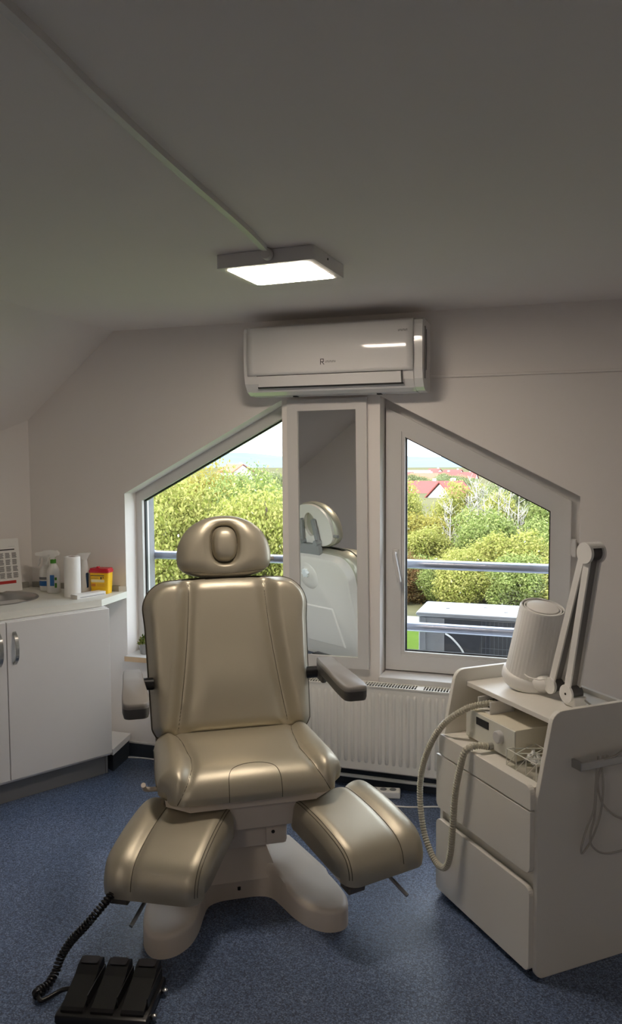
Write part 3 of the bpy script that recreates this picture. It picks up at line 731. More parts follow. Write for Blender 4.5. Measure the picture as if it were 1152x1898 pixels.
# ---- leg rests
def legrest(label_side, u, v_, z, yaw, pitch, w_, l_, h_, out):
    e = bpy.data.objects.new('leg_rest', None); C.objects.link(e); e.parent = ch
    e.location = (u, -v_, z); e.rotation_euler = (R(pitch), 0, R(-yaw)); e.empty_display_size = .05
    pt = mkpath([(-.002, -h_+.012), (-.003, -h_*.6), (-.008, -.034), (-.022, -.012), (-.05, -.002), (-.12, .004), (-.20, .004), (-l_+.09, -.004), (-l_+.045, -.018), (-l_+.018, -.042), (-l_+.004, -.072), (-l_+.001, -h_+.012)], 5)
    sx = out*w_*.17
    def rel_(uu, t, ww):
        return .007*sstep(sx, sx+out*.05, uu) if out > 0 and 0 else (.008*sstep(0, .045, (uu-sx)*out)-.006*math.exp(-((uu-sx)/.012)**2))*sstep(.03, .25, t)*sstep(1, .9, t)
    cu = block_cushion('cushion', pt, lambda t, y: w_/2*(1-.05*sstep(-l_*.75, -l_, y)-.03*sstep(-.04, 0, y)), lambda t: -h_, .048, rel_, LEATH, e, 56)
    # seams drawn on the top
    def sf_(uu, t):
        i = t*(len(pt)-1); i0 = min(int(i), len(pt)-2); fr = i-i0; a, b = pt[i0], pt[i0+1]
        y, zz, ny, nz_ = [a[k]*(1-fr)+b[k]*fr for k in range(4)]; ee = w_/2-abs(uu); er = .048
        dn = er-math.sqrt(max(0, er*er-max(0, er-ee)**2)) if ee < er else 0
        k = rel_(uu, t, w_/2)*sstep(0, er*1.2, ee)-dn*.98
        return (uu, y+ny*(k+.0004), zz+nz_*(k+.0004))
    sub = []
    seam_tube([sf_(sx, t) for t in np.linspace(.12, .93, 40)], .0012, 'seam', e)
    for k in (.010, .017): seam_tube([sf_(-out*(w_/2-k-.006), t) for t in np.linspace(.16, .93, 40)], .0011, 'stitching', e)
    MB().box(-w_*.40, w_*.40, -l_+.045, -.03, -h_-.022, -h_+.002, .006, 2).build('leg_rest_tray', SHELL, e, auto=40)
    MB().box(-w_*.42, -w_*.42+.06, -l_+.02, -l_+.07, -h_-.024, -h_-.001, .004, 1).build('leg_rest_bracket', DGREYP, e)
    MB().tube([(-out*.0-.03 if out < 0 else .03, -l_+.06, -h_-.02), ((-.045 if out < 0 else .05), -l_-.03, -h_-.045)], .006, 12).build('lever', CHROME, e, auto=40)
    MB().box(-.03, .03, -.12, .12, -h_-.045, -h_-.018, .004, 1).build('swing_arm', SHELL, e)
    return e
legrest('left', -.190, -.022, .522, 26, 10, .318, .365, .118, -1)
legrest('right', .265, -.004, .522, -17, 10, .312, .370, .118, 1)
MB().tube(spline([(-.24, .12, .515), (-.30, .11, .518), (-.328, .09, .53), (-.335, .05, .56)], 5), .008, 10).build('release_lever', SHELL, ch, auto=40)

# ---- armrests
def armrest(sgn, x):
    e = bpy.data.objects.new('armrest', None); C.objects.link(e); e.parent = ch; e.location = (x, .16, .845)
    ou = []
    for y, w_ in ((.20, .030), (.15, .034), (.05, .036), (-.08, .041), (-.16, .042)): ou.append((w_, y))
    for i in range(9): a = R(-90*i/8); ou.append((.018+.022*math.cos(a), -.185+.024*math.sin(a)))
    ou2 = ou+[(-p[0], p[1]) for p in reversed(ou)]
    cen = np.array([0, 0])
    def lay(sc, z): return [((p[0])*sc, p[1]*(1-(1-sc)*.25), z) for p in ou2]
    n = len(ou2)
    L_ = [lay(.90, .012), lay(.985, .008), lay(1, 0), lay(1, -.006)]
    MB().add(sum(L_, []), [tuple(range(n)), tuple(range(3*n, 4*n))]+[(k*n+i, k*n+(i+1) % n, (k+1)*n+(i+1) % n, (k+1)*n+i) for k in range(3) for i in range(n)]).build('arm_pad', GREYP, e, auto=50)
    L_ = [lay(1.0, -.0065), lay(.99, -.028), lay(.93, -.038), lay(.8, -.040)]
    MB().add(sum(L_, []), [tuple(range(n)), tuple(range(3*n, 4*n))]+[(k*n+i, k*n+(i+1) % n, (k+1)*n+(i+1) % n, (k+1)*n+i) for k in range(3) for i in range(n)]).build('arm_underside', DGREYP, e, auto=50)
    MB().tube([(-sgn*.075, .205, -.045), (-sgn*.02, .205, -.045)], .022, 20).build('arm_pivot', BLACK, e, auto=40)
    MB().box(-sgn*.02-.010, -sgn*.02+.010, .13, .225, -.07, -.036, .006, 2).build('arm_stem', DGREYP, e, auto=40)
armrest(-1, -.355); armrest(1, .352)

# upholstery and frame are 10 % larger than drafted and sit lower on the column
for c in list(ch.children):
    if c.name.split('.')[0] != 'base':
        c.location = Vector(c.location)*1.1+Vector((0, 0, -.16)); c.scale = (1.1, 1.1, 1.1)

# ================================================================== FOOT CONTROL
ft = thing('foot_control', 'black foot control with three pedals and coiled cord on the floor', 'foot pedal', (-1.262, -1.765, 0), R(12.5))
MB().box(-.135, .135, -.105, .095, .004, .034, .008, 2).build('base', BLACK, ft, auto=40)
for i, x in enumerate((-.088, 0, .088)):
    p_ = MB().prism([(-.090, .034), (-.090, .040), (-.082, .046), (.02, .074), (.045, .088), (.078, .092), (.086, .086), (.088, .034)], x-.033, x+.033, 'yz').build('pedal', BLACK, ft)
    MB().prism(rrect(x-.026, x+.026, .047, .077, .006, 3), 0, .0025, 'xy', M=Matrix.Translation((0, 0, .0845)) @ Matrix.Rotation(R(7), 4, 'X')).build('pedal_pad', mat('pedal pad', (54, 54, 58), .22), p_)
    MB().box(x+.034, x+.037, -.06, .085, .034, .066, M=Matrix.Identity(4)).build('pedal_guard', BLACKM, ft)
for y in (-.06, .05): MB().lathe([(.007, 0), (.009, .003), (.009, .012), (.004, .016)], 12, Matrix.Translation((.143, y, .008))).build('foot_screw', CHROME, ft, auto=40)
Mf = Matrix.Rotation(R(12.5), 4, 'Z'); Mf.translation = (-1.262, -1.765, 0); Mfi = Mf.inverted()
cp_ = [Mfi @ Vector(p) for p in [(-1.338, -1.60, .262), (-1.362, -1.645, .225), (-1.408, -1.682, .165), (-1.452, -1.695, .115), (-1.477, -1.712, .07), (-1.484, -1.731, .033), (-1.484, -1.768, .017), (-1.494, -1.806, .017), (-1.478, -1.822, .017)]]
coil(spline(cp_, 10), .0105, .0042, .0108).build('coiled_cord', BLACK, ft, smooth=True)
MB().tube(spline([Mfi @ Vector(p) for p in [(-1.478, -1.822, .016), (-1.463, -1.83, .012), (-1.45, -1.81, .012), (-1.428, -1.775, .016), (-1.395, -1.765, .022)]]), .007, 10).build('cord_end', BLACK, ft, auto=50)
MB().tube([cp_[0]+Vector((.02, .02, .012)), cp_[0], cp_[1]], .009, 10).build('cord_plug', BLACK, ft, auto=50)

# ================================================================== TROLLEY
tr = thing('equipment_trolley', 'cream laminate treatment trolley with drawers and an open top compartment', 'trolley', (-.084, -1.275, 0), R(-49.14))
sidep = [(.035, 0), (.42, 0), (.42, .832)]
for i in range(6): a = R(90+78*i/5); sidep.append((.090+.042*math.cos(a), .790+.042*math.sin(a)))
sidep += [(.0, .575), (0, .03)]
for i in range(1, 4): a = R(180+90*i/4); sidep.append((.03+.03*math.cos(a), .03+.03*math.sin(a)))
for x0, x1 in ((-.018, 0), (-.55, -.532)):
    o = MB().prism(sidep, x0, x1, 'yz').build('side_panel', TROL, tr); bv = o.modifiers.new('b', 'BEVEL'); bv.width = .002; bv.segments = 2; bv.limit_method = 'ANGLE'; bv.angle_limit = R(60)
MB().box(-.532, -.018, .395, .41, .03, .80).build('back_panel', TROL, tr)
MB().box(-.532, -.018, .098, .395, .768, .785, .0015, 1).build('top_shelf', TROL, tr)
MB().box(-.532, -.018, .0, .395, .585, .601).build('niche_shelf', TROL, tr)
MB().box(-.532, -.018, .012, .395, .03, .585).build('carcass', TROL, tr)
def front(name, z0, z1, rc, x0=-.549, x1=-.013):
    o = MB().prism(rrect(x0, x1, z0, z1, rc, 5), -.018, 0, 'xz').build(name, TROL, tr); bv = o.modifiers.new('b', 'BEVEL'); bv.width = .0025; bv.segments = 2; bv.limit_method = 'ANGLE'; bv.angle_limit = R(60); return o
front('drawer_front', .022, .289, [.025, .025, .02, .02])
front('drawer_front', .330, .527, [.0, .0, .025, .025])
front('top_rail', .533, .606, [.025, .012, 0, 0], -.532)
hd = MB().box(.036, .042, .125, .365, .652, .678, .002, 1)
hd.box(0, .040, .125, .133, .652, .678).box(0, .040, .357, .365, .652, .678); hd.build('side_handle', STEEL, tr)
cables = MB()
cables.tube(spline([(.03, .30, .69), (.048, .25, .684), (.034, .20, .665), (.034, .19, .60), (.034, .185, .52), (.030, .16, .46), (.026, .145, .40), (.024, .155, .385), (.026, .19, .43), (.030, .215, .50), (.034, .22, .58), (.034, .215, .65), (.030, .22, .685)]), .0032, 8)
cables.tube(spline([(.032, .20, .685), (.034, .195, .60), (.032, .19, .50), (.030, .178, .45), (.03, .18, .41), (.03, .22, .375), (.03, .28, .365), (.03, .36, .37)]), .0032, 8)
cables.tube(spline([(.034, .235, .685), (.034, .20, .62), (.034, .21, .55), (.034, .25, .50), (.034, .30, .47), (.034, .38, .44)]), .0032, 8)
o = cables.build('hanging_cable', mat('grey cable', (176, 172, 164), .5), None, auto=60)
o.location = (-.084, -1.275, 0); o.rotation_euler = (0, 0, R(-49.14)); tag(o, 'grey cables looped over the side handle of the trolley', 'cable')

def on_trolley(name, label, cat, x, y, z, rz=0):
    M = Matrix.Rotation(R(-49.14), 4, 'Z'); p = M @ Vector((x, y, 0)); return thing(name, label, cat, (p.x-.084, p.y-1.275, z), R(-49.14)+rz)
dv = on_trolley('podiatry_device', 'beige drill control unit with display and knob inside the trolley', 'device', -.33, .06, .601)
MB().box(-.14, .14, .0, .27, .008, .112, .003, 2).build('housing', DEV, dv, auto=40)
MB().box(-.14, .14, -.004, .0, .010, .110, .0015, 1).build('front_plate', mat('device face', (214, 214, 204), .4), dv)
MB().box(-.075, -.003, -.006, -.003, .070, .096).build('display', DARK, dv)
MB().lathe([(.022, 0), (.021, .014), (.018, .017), (0, .017)], 32, Matrix.Translation((.062, -.004, .068)) @ Matrix.Rotation(R(90), 4, 'X')).build('knob', mat('knob grey', (196, 196, 196), .35), dv, auto=40)
for x in (-.11, .11):
    for y in (.03, .24): MB().lathe([(.01, 0), (.01, .009)], 12, Matrix.Translation((x, y, 0))).build('foot', BLACKM, dv)
MB().tube([(.017, -.002, .022), (.017, -.022, .022)], .012, 14).build('hose_socket', mat('port grey', (150, 150, 144), .4), dv, auto=40)
hl = on_trolley('handpiece_holder', 'small handpiece cradle on top of the drill control unit', 'holder', -.385, .13, .713)
MB().box(-.05, -.044, -.05, .05, 0, .045, .002, 1).box(.02, .026, -.05, .05, 0, .045, .002, 1).box(-.05, .026, .04, .05, 0, .045).box(-.05, .026, -.05, .05, 0, .004).build('bracket', WPLAST, hl)
MB().box(-.04, .016, -.02, .04, .006, .034, .004, 1).build('handpiece', DARK, hl)
# corrugated suction hose
hsP = spline([(-.313, .036, .623), (-.318, .0, .630), (-.335, -.035, .612), (-.352, -.045, .55), (-.374, -.05, .451), (-.390, -.05, .311), (-.405, -.05, .215), (-.433, -.05, .160), (-.480, -.05, .145), (-.530, -.05, .166), (-.588, -.05, .241), (-.610, -.05, .379), (-.568, -.05, .518), (-.505, -.025, .640), (-.440, .03, .715), (-.395, .085, .742), (-.385, .12, .742)], 12)
hr = resample(hsP, .0024); rads = [(.0122, .0122, .0098, .0098)[i % 4] for i in range(len(hr))]
o = MB().tube(hr, .011, 10, rads=rads).build('suction_hose', HOSE, None, auto=25)
o.location = (-.084, -1.275, 0); o.rotation_euler = (0, 0, R(-49.14)); tag(o, 'beige corrugated hose hanging in a loop in front of the trolley', 'hose')
# acrylic rack
rk = on_trolley('acrylic_rack', 'clear acrylic tray with diagonal dividers beside the control unit', 'rack', -.122, .085, .602)
b = MB().box(-.075, .075, -.055, .055, 0, .002)
for q in ((-.075, -.073, -.055, .055), (.073, .075, -.055, .055), (-.075, .075, -.055, -.053), (-.075, .075, .053, .055)): b.box(*q, 0, .055)
b.build('tray', ACRYL, rk)
wire = MB(); WIRE = mat('acrylic edge', (214, 214, 206), .25)
for z in (.055,):
    for a, c in (((-.075, -.055), (.075, -.055)), ((.075, -.055), (.075, .055)), ((.075, .055), (-.075, .055)), ((-.075, .055), (-.075, -.055))): wire.tube([(*a, z), (*c, z)], .0018, 5)
for x in (-.075, -.025, .025, .075):
    for y in (-.055, .055): wire.tube([(x, y, 0), (x, y, .055)], .0017, 5)
for k in range(3):
    x = -.075+.05*k
    wire.tube([(x, -.055, .055), (x+.05, .055, .055)], .0018, 5).tube([(x+.05, -.055, .055), (x, .055, .055)], .0018, 5).tube([(x, -.055, .002), (x+.05, -.055, .055)], .0011, 5)
wire.build('divider', WIRE, rk)
v = []; f = []; rng = np.random.default_rng(5)
for i in range(9):
    for j in range(9): v.append((-.03+.045*i/8+rng.normal(0, .003), -.02+.04*j/8+rng.normal(0, .003), .022+.045*math.exp(-((i-4)**2+(j-4)**2)/14)+rng.normal(0, .005)))
f = [(i*9+j, i*9+j+1, i*9+j+10, i*9+j+9) for i in range(8) for j in range(8)]
o = mesh('plastic_bag', v, f, mat('frosted film', (222, 224, 222), .3), None); o.location = rk.location; o.rotation_euler = rk.rotation_euler; tag(o, 'crumpled clear plastic wrapper lying in the acrylic tray', 'wrapper')
wb_ = on_trolley('tissue_pack', 'white rounded pack against the inside of the trolley side panel', 'pack', -.030, .075, .601)
MB().box(-.012, .010, -.036, .05, 0, .085, .008, 3).build('pack', WPLAST, wb_, auto=40)
MB().box(-.006, .010, -.018, .05, .08, .150, .006, 3).build('flap', WPLAST, wb_, auto=40)

# ---- magnifier / work lamp folded on the trolley top
lp = on_trolley('work_lamp', 'white work lamp with ribbed shade and folded double arm on the trolley', 'lamp', -.15, .255, .785)
def bar(b, p0, p1, wy, th, off=(0, 0, 0)):
    p0 = Vector(p0)+Vector(off); p1 = Vector(p1)+Vector(off); t = (p1-p0).normalized(); n = Vector((-t.z, 0, t.x))
    q = [p0+n*th/2, p0-n*th/2, p1-n*th/2, p1+n*th/2]
    return b.add([(p.x, p.y-wy/2, p.z) for p in q]+[(p.x, p.y+wy/2, p.z) for p in q], [(0, 1, 2, 3), (4, 5, 6, 7), (0, 1, 5, 4), (1, 2, 6, 5), (2, 3, 7, 6), (3, 0, 4, 7)])
MB().box(-.018, .030, -.016, .032, 0, .034, .002, 1).build('lamp_foot', WPLAST, lp)
Ry = lambda x, z, y0, y1, r, n=28: MB().tube([(x, y0, z), (x, y1, z)], r, n)
Ry(-.006, .040, -.024, -.016, .030).build('joint_cap', WPLAST, lp, auto=40)
Ry(-.006, .040, -.016, .030, .024).build('joint_core', DGREYP, lp, auto=40)
MB().tube([(-.006, -.0245, .040), (-.006, -.0255, .040)], .004, 10).build('joint_screw', DARK, lp)
for nm, p0, p1, y in (('lower_arm', (-.006, .004, .052), (.078, .004, .492), 0), ('upper_arm', (-.082, .004, .060), (.055, .004, .505), 0)):
    bar(MB(), p0, p1, .006, .026, (0, -.021, 0)).build(nm, WPLAST, lp)
    bar(MB(), p0, p1, .006, .026, (0, .021, 0)).build(nm, WPLAST, lp)
    bar(MB(), p0, p1, .036, .010, (-.006, 0, 0)).build(nm+'_web', GREYP, lp)
Ry(.076, .515, -.030, -.020, .034).build('joint_cap', WPLAST, lp, auto=40)
Ry(.076, .515, .022, .030, .034).build('joint_cap', WPLAST, lp, auto=40)
Ry(.076, .515, -.020, .022, .025).build('joint_core', DGREYP, lp, auto=40)
o = MB()
for i in range(9):
    a = R(30+15*i)
    b_ = R(45+15*i)
    o.add([(.076+.034*math.cos(a), -.02, .515+.034*math.sin(a)), (.076+.034*math.cos(b_), -.02, .515+.034*math.sin(b_)), (.076+.034*math.cos(b_), .022, .515+.034*math.sin(b_)), (.076+.034*math.cos(a), .022, .515+.034*math.sin(a))], [(0, 1, 2, 3)])
o.build('joint_cover', WPLAST, lp)
Ry(-.088, .046, -.024, -.014, .028).build('joint_cap', WPLAST, lp, auto=40)
Ry(-.088, .046, -.014, .026, .022).build('joint_core', DGREYP, lp, auto=40)
# head
hb_ = Vector((-.238, .012, .020)); ax = Vector((.072, -.004, .275)).normalized()
MH = Matrix.Translation(hb_) @ ax.to_track_quat('Z', 'Y').to_matrix().to_4x4()
MB().lathe([(.0, -.012), (.074, -.012), (.092, -.004), (.099, .010), (.098, .032), (.093, .043), (.086, .045)], 56, MH, close=False).build('lamp_ring', WPLAST, lp, smooth=True)
prof = [(.0885, .042), (.0765, .284), (.074, .290), (.070, .290), (.069, .284)]
vv = []; ff = []; n = 160
for r_, z in prof:
    for i in range(n): a = 2*math.pi*i/n; k = r_*(1+(.014*abs(math.sin(a*20)) if z < .288 and z > .03 and r_ > .06 else 0)); vv.append(tuple(MH @ Vector((k*math.cos(a), k*math.sin(a), z))))
for j in range(len(prof)-1):
    for i in range(n): a, b_ = j*n+i, j*n+(i+1) % n; ff.append((a, b_, b_+n, a+n))
mesh('shade', vv, ff, WPLAST, lp, autosmooth=50)
MB().lathe([(.069, .274), (.065, .274), (.065, .287), (.060, .287), (.060, .275), (.055, .275), (.055, .289), (.050, .291), (.0, .292)], 48, MH, close=False).build('vent_cap', WPLAST, lp, auto=40)
MB().lathe([(.0695, .271), (.0, .271)], 32, MH, close=False).build('vent_dark', DGREYP, lp)
MB().lathe([(.0, -.040), (.022, -.036), (.038, -.018), (.042, .004), (.036, .026), (.02, .040), (.0, .044)], 28, Matrix.Translation((-.152, -.004, .038)) @ Matrix.Diagonal((1.35, .9, .75, 1)), close=False).build('head_bracket', WPLAST, lp, smooth=True)
MB().tube(spline([(-.098, -.016, .068), (-.115, -.045, .062), (-.155, -.060, .064), (-.185, -.055, .075), (-.172, -.045, .088)]), .0022, 8).build('lamp_wire', WPLAST, lp, smooth=True)
MB().tube(spline([(.02, .02, .03), (.05, .04, .008), (.09, .06, .005), (.14, .10, .006), (.20, .13, -.06), (.22, .14, -.2)]), .003, 8).build('lamp_wire', mat('grey cable', (176, 172, 164), .5), lp, smooth=True)

# ================================================================== OUTSIDE
def railing(x0, x1, label):
    t = thing('window_railing', label, 'railing', ((x0+x1)/2, .33, .73)); w_ = (x1-x0)/2
    for z in (.0, .327):
        MB().tube([(-w_, 0, z), (w_, 0, z)], .024, 20, caps=False).build('bar', RAIL, t, smooth=True)
        for s in (-1, 1): MB().tube([(s*w_, 0, z), (s*(w_-.03), 0, z)], .027, 20).build('end_sleeve', RAIL, t, auto=40)
    for s in (-1, 1): MB().box(s*w_-.004, s*w_+.004, -.08, .03, -.05, .38).build('side_bracket', RAIL, t)
railing(-2.30, -1.36, 'metal safety railing outside the left window')
railing(-.86, .05, 'metal safety railing outside the right window')
ou = thing('outdoor_unit', 'white outdoor air-conditioning unit behind the right window railing', 'outdoor unit', (-.36, .72, .155))
ou.rotation_euler = (0, 0, R(0))
UM = mat('weathered white metal', (150, 150, 152), .5, var=.08, vscale=20)
MB().box(-.43, .43, -.15, .17, .0, .585, .006, 1).build('casing', UM, ou)
MB().box(-.445, .445, -.165, .185, .585, .61, .012, 2).build('lid', UM, ou, auto=40)
MB().box(-.29, .415, -.1575, -.149, .03, .575).build('coil_face', mat('dark coil', (58, 60, 66), .6, var=.3, vscale=40), ou)
MB().box(-.30, -.288, -.162, -.15, .02, .58).box(-.40, -.39, -.160, -.15, .02, .58).build('coil_frame', UM, ou)
o = MB()
for i in range(22): o.box(-.09+.022*i, -.088+.022*i, -.1595, -.157, .03, .575)
for i in range(7): o.box(-.09, .41, -.1597, -.1572, .08+.07*i, .082+.07*i)
o = o.build('coil_guard', mat('coil wire', (96, 100, 108), .5), ou); o['kind'] = 'stuff'
MB().tube(spline([(-.28, -.17, .50), (-.24, -.19, .48), (-.19, -.18, .42), (-.17, -.17, .36)]), .005, 8).box(-.185, -.155, -.185, -.155, .30, .36, .003, 1).build('supply_cable', WPLAST, ou, auto=50)
for x in (-.35, .35): MB().box(x-.02, x+.02, -.44, .17, -.04, 0).box(x-.02, x+.02, -.44, -.40, -.3, 0).build('wall_bracket', UM, ou)
o = MB()
for x, y in ((-.30, -.02), (-.1, .05), (.02, -.06), (.2, .02), (.3, -.07)): o.box(x, x+.02, y, y+.006, .609, .6115)
o.build('lid_slot', DARK, ou)

GZ = -5.0
GRASS = mat('lawn', (84, 104, 44), .95, spec=.0, var=.25, vscale=1.5)
FIELD = mat('far ground', (94, 92, 70), .95, spec=.0, var=.35, vscale=.05)
o = MB().add([(-60, 2, GZ), (30, 2, GZ), (30, 26.2, GZ), (-60, 26.2, GZ)], [(0, 1, 2, 3)]).build('lawn', GRASS); o['kind'] = 'structure'
o = MB().add([(-60, 26.2, GZ), (30, 26.2, GZ), (30, 29, GZ), (-60, 29, GZ)], [(0, 1, 2, 3)]).build('path', mat('pale paving', (150, 146, 140), .9, spec=.05, var=.08, vscale=2)); o['kind'] = 'structure'
o = MB().add([(-60, 29, GZ), (40, 29, GZ), (60, 80, GZ+.8), (-110, 80, GZ+.8), (300, 700, GZ-1), (-700, 700, GZ-1)], [(0, 1, 2, 3), (3, 2, 4, 5)]).build('field', FIELD); o['kind'] = 'structure'
# hills along the horizon
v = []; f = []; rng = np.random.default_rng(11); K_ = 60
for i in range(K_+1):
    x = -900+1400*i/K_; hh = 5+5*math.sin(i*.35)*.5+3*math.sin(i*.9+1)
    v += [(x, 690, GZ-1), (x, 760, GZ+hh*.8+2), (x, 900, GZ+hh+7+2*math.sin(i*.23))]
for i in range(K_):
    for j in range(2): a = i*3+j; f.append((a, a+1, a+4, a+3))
o = mesh('hills', v, f, mat('haze tinted hill', (104, 118, 132), 1, spec=.0, var=.15, vscale=.02), smooth=True); o['kind'] = 'structure'  # blue-grey base colour stands in for distance haze

# timber fence at the foot of the trees
FEN = mat('weathered fence', (128, 112, 100), .9, var=.2, vscale=3)
fe = thing('timber_fence', 'brown timber fence at the foot of the trees', 'fence', (-6, 33.2, GZ))
brd = MB().box(-.11, .11, -.012, .012, 0, .95).build('board', FEN, fe); brd.location = (-9, 0, 0)
for i in range(1, 60):
    c = brd.copy(); C.objects.link(c); c.location = (-9+.245*i, random.uniform(-.015, .015), random.uniform(-.03, .03))
MB().box(-9.2, 5.8, .015, .06, .25, .33).box(-9.2, 5.8, .015, .06, .7, .78).build('fence_rail', FEN, fe)

LM = [leaf_mat('leaf green', [(96, 114, 54), (124, 142, 70), (150, 164, 90), (166, 174, 112)]),
      leaf_mat('leaf yellow green', [(122, 130, 58), (152, 158, 74), (170, 172, 94), (182, 178, 110)]),
      leaf_mat('leaf olive', [(98, 110, 70), (124, 134, 90), (144, 150, 108), (158, 162, 124)]),
      leaf_mat('leaf golden', [(142, 130, 62), (168, 150, 80), (184, 166, 98), (158, 154, 88)]),
      leaf_mat('leaf russet', [(112, 76, 54), (138, 96, 72), (154, 116, 92), (130, 118, 76)])]
BARK = mat('bark', (104, 92, 80), .95, var=.25, vscale=8)
BIRCH = mat('pale bark', (160, 156, 148), .9, var=.2, vscale=6)
def crown_mesh(seed, kind, n, size, tall):
    """leaf cards scattered through a cluster of lobes; unit crown about 2 wide, base at 0"""
    r = np.random.default_rng(seed); nl = 26
    L0 = r.normal(0, 1, (nl, 3)); L0 /= np.linalg.norm(L0, axis=1)[:, None]; L0 *= (.25+.45*r.random(nl))[:, None]
    L0[:, 2] = L0[:, 2]*tall*.9+tall*.72; rad = .24+.2*r.random(nl)
    ii = r.integers(0, nl, n); d = r.normal(0, 1, (n, 3)); d /= np.linalg.norm(d, axis=1)[:, None]
    P = L0[ii]+d*(rad[ii]*(.55+.5*r.random(n)**.5))[:, None]; P += r.normal(0, .055, (n, 3)); P[:, 2] = np.maximum(P[:, 2], .02)
    nrm = d+r.normal(0, .55, (n, 3)); nrm /= np.linalg.norm(nrm, axis=1)[:, None]
    t = np.cross(nrm, r.normal(0, 1, (n, 3))); t /= np.linalg.norm(t, axis=1)[:, None]; b_ = np.cross(nrm, t)
    s = size*(.55+1.0*r.random(n))[:, None]
    V = np.stack([P-t*s, P+b_*s*.55, P+t*s, P-b_*s*.55], 1).reshape(-1, 3)
    me = bpy.data.meshes.new('crown'); me.vertices.add(4*n); me.loops.add(4*n); me.polygons.add(n)
    me.vertices.foreach_set('co', V.ravel()); me.loops.foreach_set('vertex_index', np.arange(4*n)); me.polygons.foreach_set('loop_start', np.arange(n)*4)
    me.update(); me.validate(); me.materials.append(LM[kind]); return me
CM = [[crown_mesh(10*k+j, k, 24000, .030, 1.15) for j in range(2)] for k in range(5)]
for k in range(4): CM[k].append(crown_mesh(10*k+5, k, 52000, .019, 1.15))      # finer leaves for the nearest trees
trunk_me = MB().tube([(0, 0, 0), (.02, 0, .5), (-.03, .02, 1.0), (.02, -.02, 1.5)], .06, 8, rads=[.09, .07, .05, .02]).build('trunk', BARK)
TM = trunk_me.data; bpy.data.objects.remove(trunk_me)
TK = ['mid green', 'yellow-green', 'grey-olive', 'golden', 'russet']; TREES = []
def tree(x, y, gz, hgt, wid, kind, j, row='back'):
    t = thing('tree', 'tree', 'tree', (x, y, gz), random.uniform(0, 6.28), 'trees outside the windows')
    c = bpy.data.objects.new('crown', CM[kind][j]); C.objects.link(c); c.parent = t; c.scale = (wid/2, wid/2, hgt/1.95); c['kind'] = 'stuff'
    k = bpy.data.objects.new('trunk', TM); C.objects.link(k); k.parent = t; k.scale = (hgt/4, hgt/4, hgt/1.9)
    q = x/(y+3.7); TREES.append((row, 'left window' if q < -.33 else ('pier between the windows' if q < -.215 else 'right window'), q, TK[kind], t))
ORD = ['first', 'second', 'third', 'fourth', 'fifth', 'sixth', 'seventh', 'eighth', 'ninth', 'tenth', 'eleventh', 'twelfth', 'thirteenth', 'fourteenth']
def label_trees():
    for row in sorted({a[0] for a in TREES}):
        for win in ('left window', 'pier between the windows', 'right window'):
            g_ = sorted([a for a in TREES if a[0] == row and a[1] == win], key=lambda a: a[2])
            for i, a in enumerate(g_): a[4]['label'] = '%s tree, %s from left in the %s row beyond the %s' % (a[3], ORD[i], row, win)
def gz_at(y): return GZ+max(0, min(1, (y-29)/51))*.8
rt = random.Random(4)
# rows of trees beyond the path: (distance from camera, top height z, spacing)
for d, ztop, stp, row in ((37.5, -1.5, 3.0, 'second'), (41, -.5, 3.3, 'third'), (46, .2, 3.6, 'fourth'), (52, .75, 4.2, 'fifth')):
    x = -.74*d
    while x < .16*d:
        k = rt.choices([0, 1, 2, 3], [4, 5, 2, 1.6])[0]
        y = d-3.7+rt.uniform(-1, 1); g = gz_at(y); zt = ztop+rt.uniform(-.6, .35)
        if -.215 < x/d < -.135: zt -= .5+.012*d
        tree(x, y, g, zt-g, rt.uniform(3.8, 5.0)*(1 if d < 45 else 1.15), k, rt.randint(0, 1), row); x += stp*rt.uniform(.8, 1.2)
# taller nearer trees seen through the left window
for x, y, zt, wd, k in ((-13.6, 20.5, 2.5, 5.8, 1), (-11.3, 22.5, 1.5, 5.2, 0), (-9.5, 20.5, 1.75, 5.0, 1), (-7.7, 22.5, 1.9, 4.6, 2), (-17.6, 22.5, 2.8, 6.4, 0), (-14.6, 26, 2.3, 5.6, 3)):
    tree(x, y, GZ, zt-GZ, wd, k, 2, 'nearest')
for x, y, hh, wd, k in ((-7.2, 32.0, 2.6, 3.0, 4), (-4.3, 30.9, 3.0, 3.4, 1), (-2.2, 30.6, 2.9, 3.2, 0), (-.3, 30.8, 2.8, 3.2, 1), (-5.6, 31.6, 2.3, 2.4, 0), (2.2, 31, 3, 3.4, 0), (-9.5, 31.5, 2.8, 3.4, 1), (-12.5, 31.5, 2.8, 3.4, 0), (-16, 31.5, 2.8, 3.4, 1)):
    tree(x, y, GZ, hh, wd, k, rt.randint(0, 1), 'front')
tree(-3.2, 45.0, -4.8, 6.6, 5.5, 2, 1, 'fourth'); tree(-1.8, 48.0, -4.8, 6.3, 5, 1, 0, 'fourth')
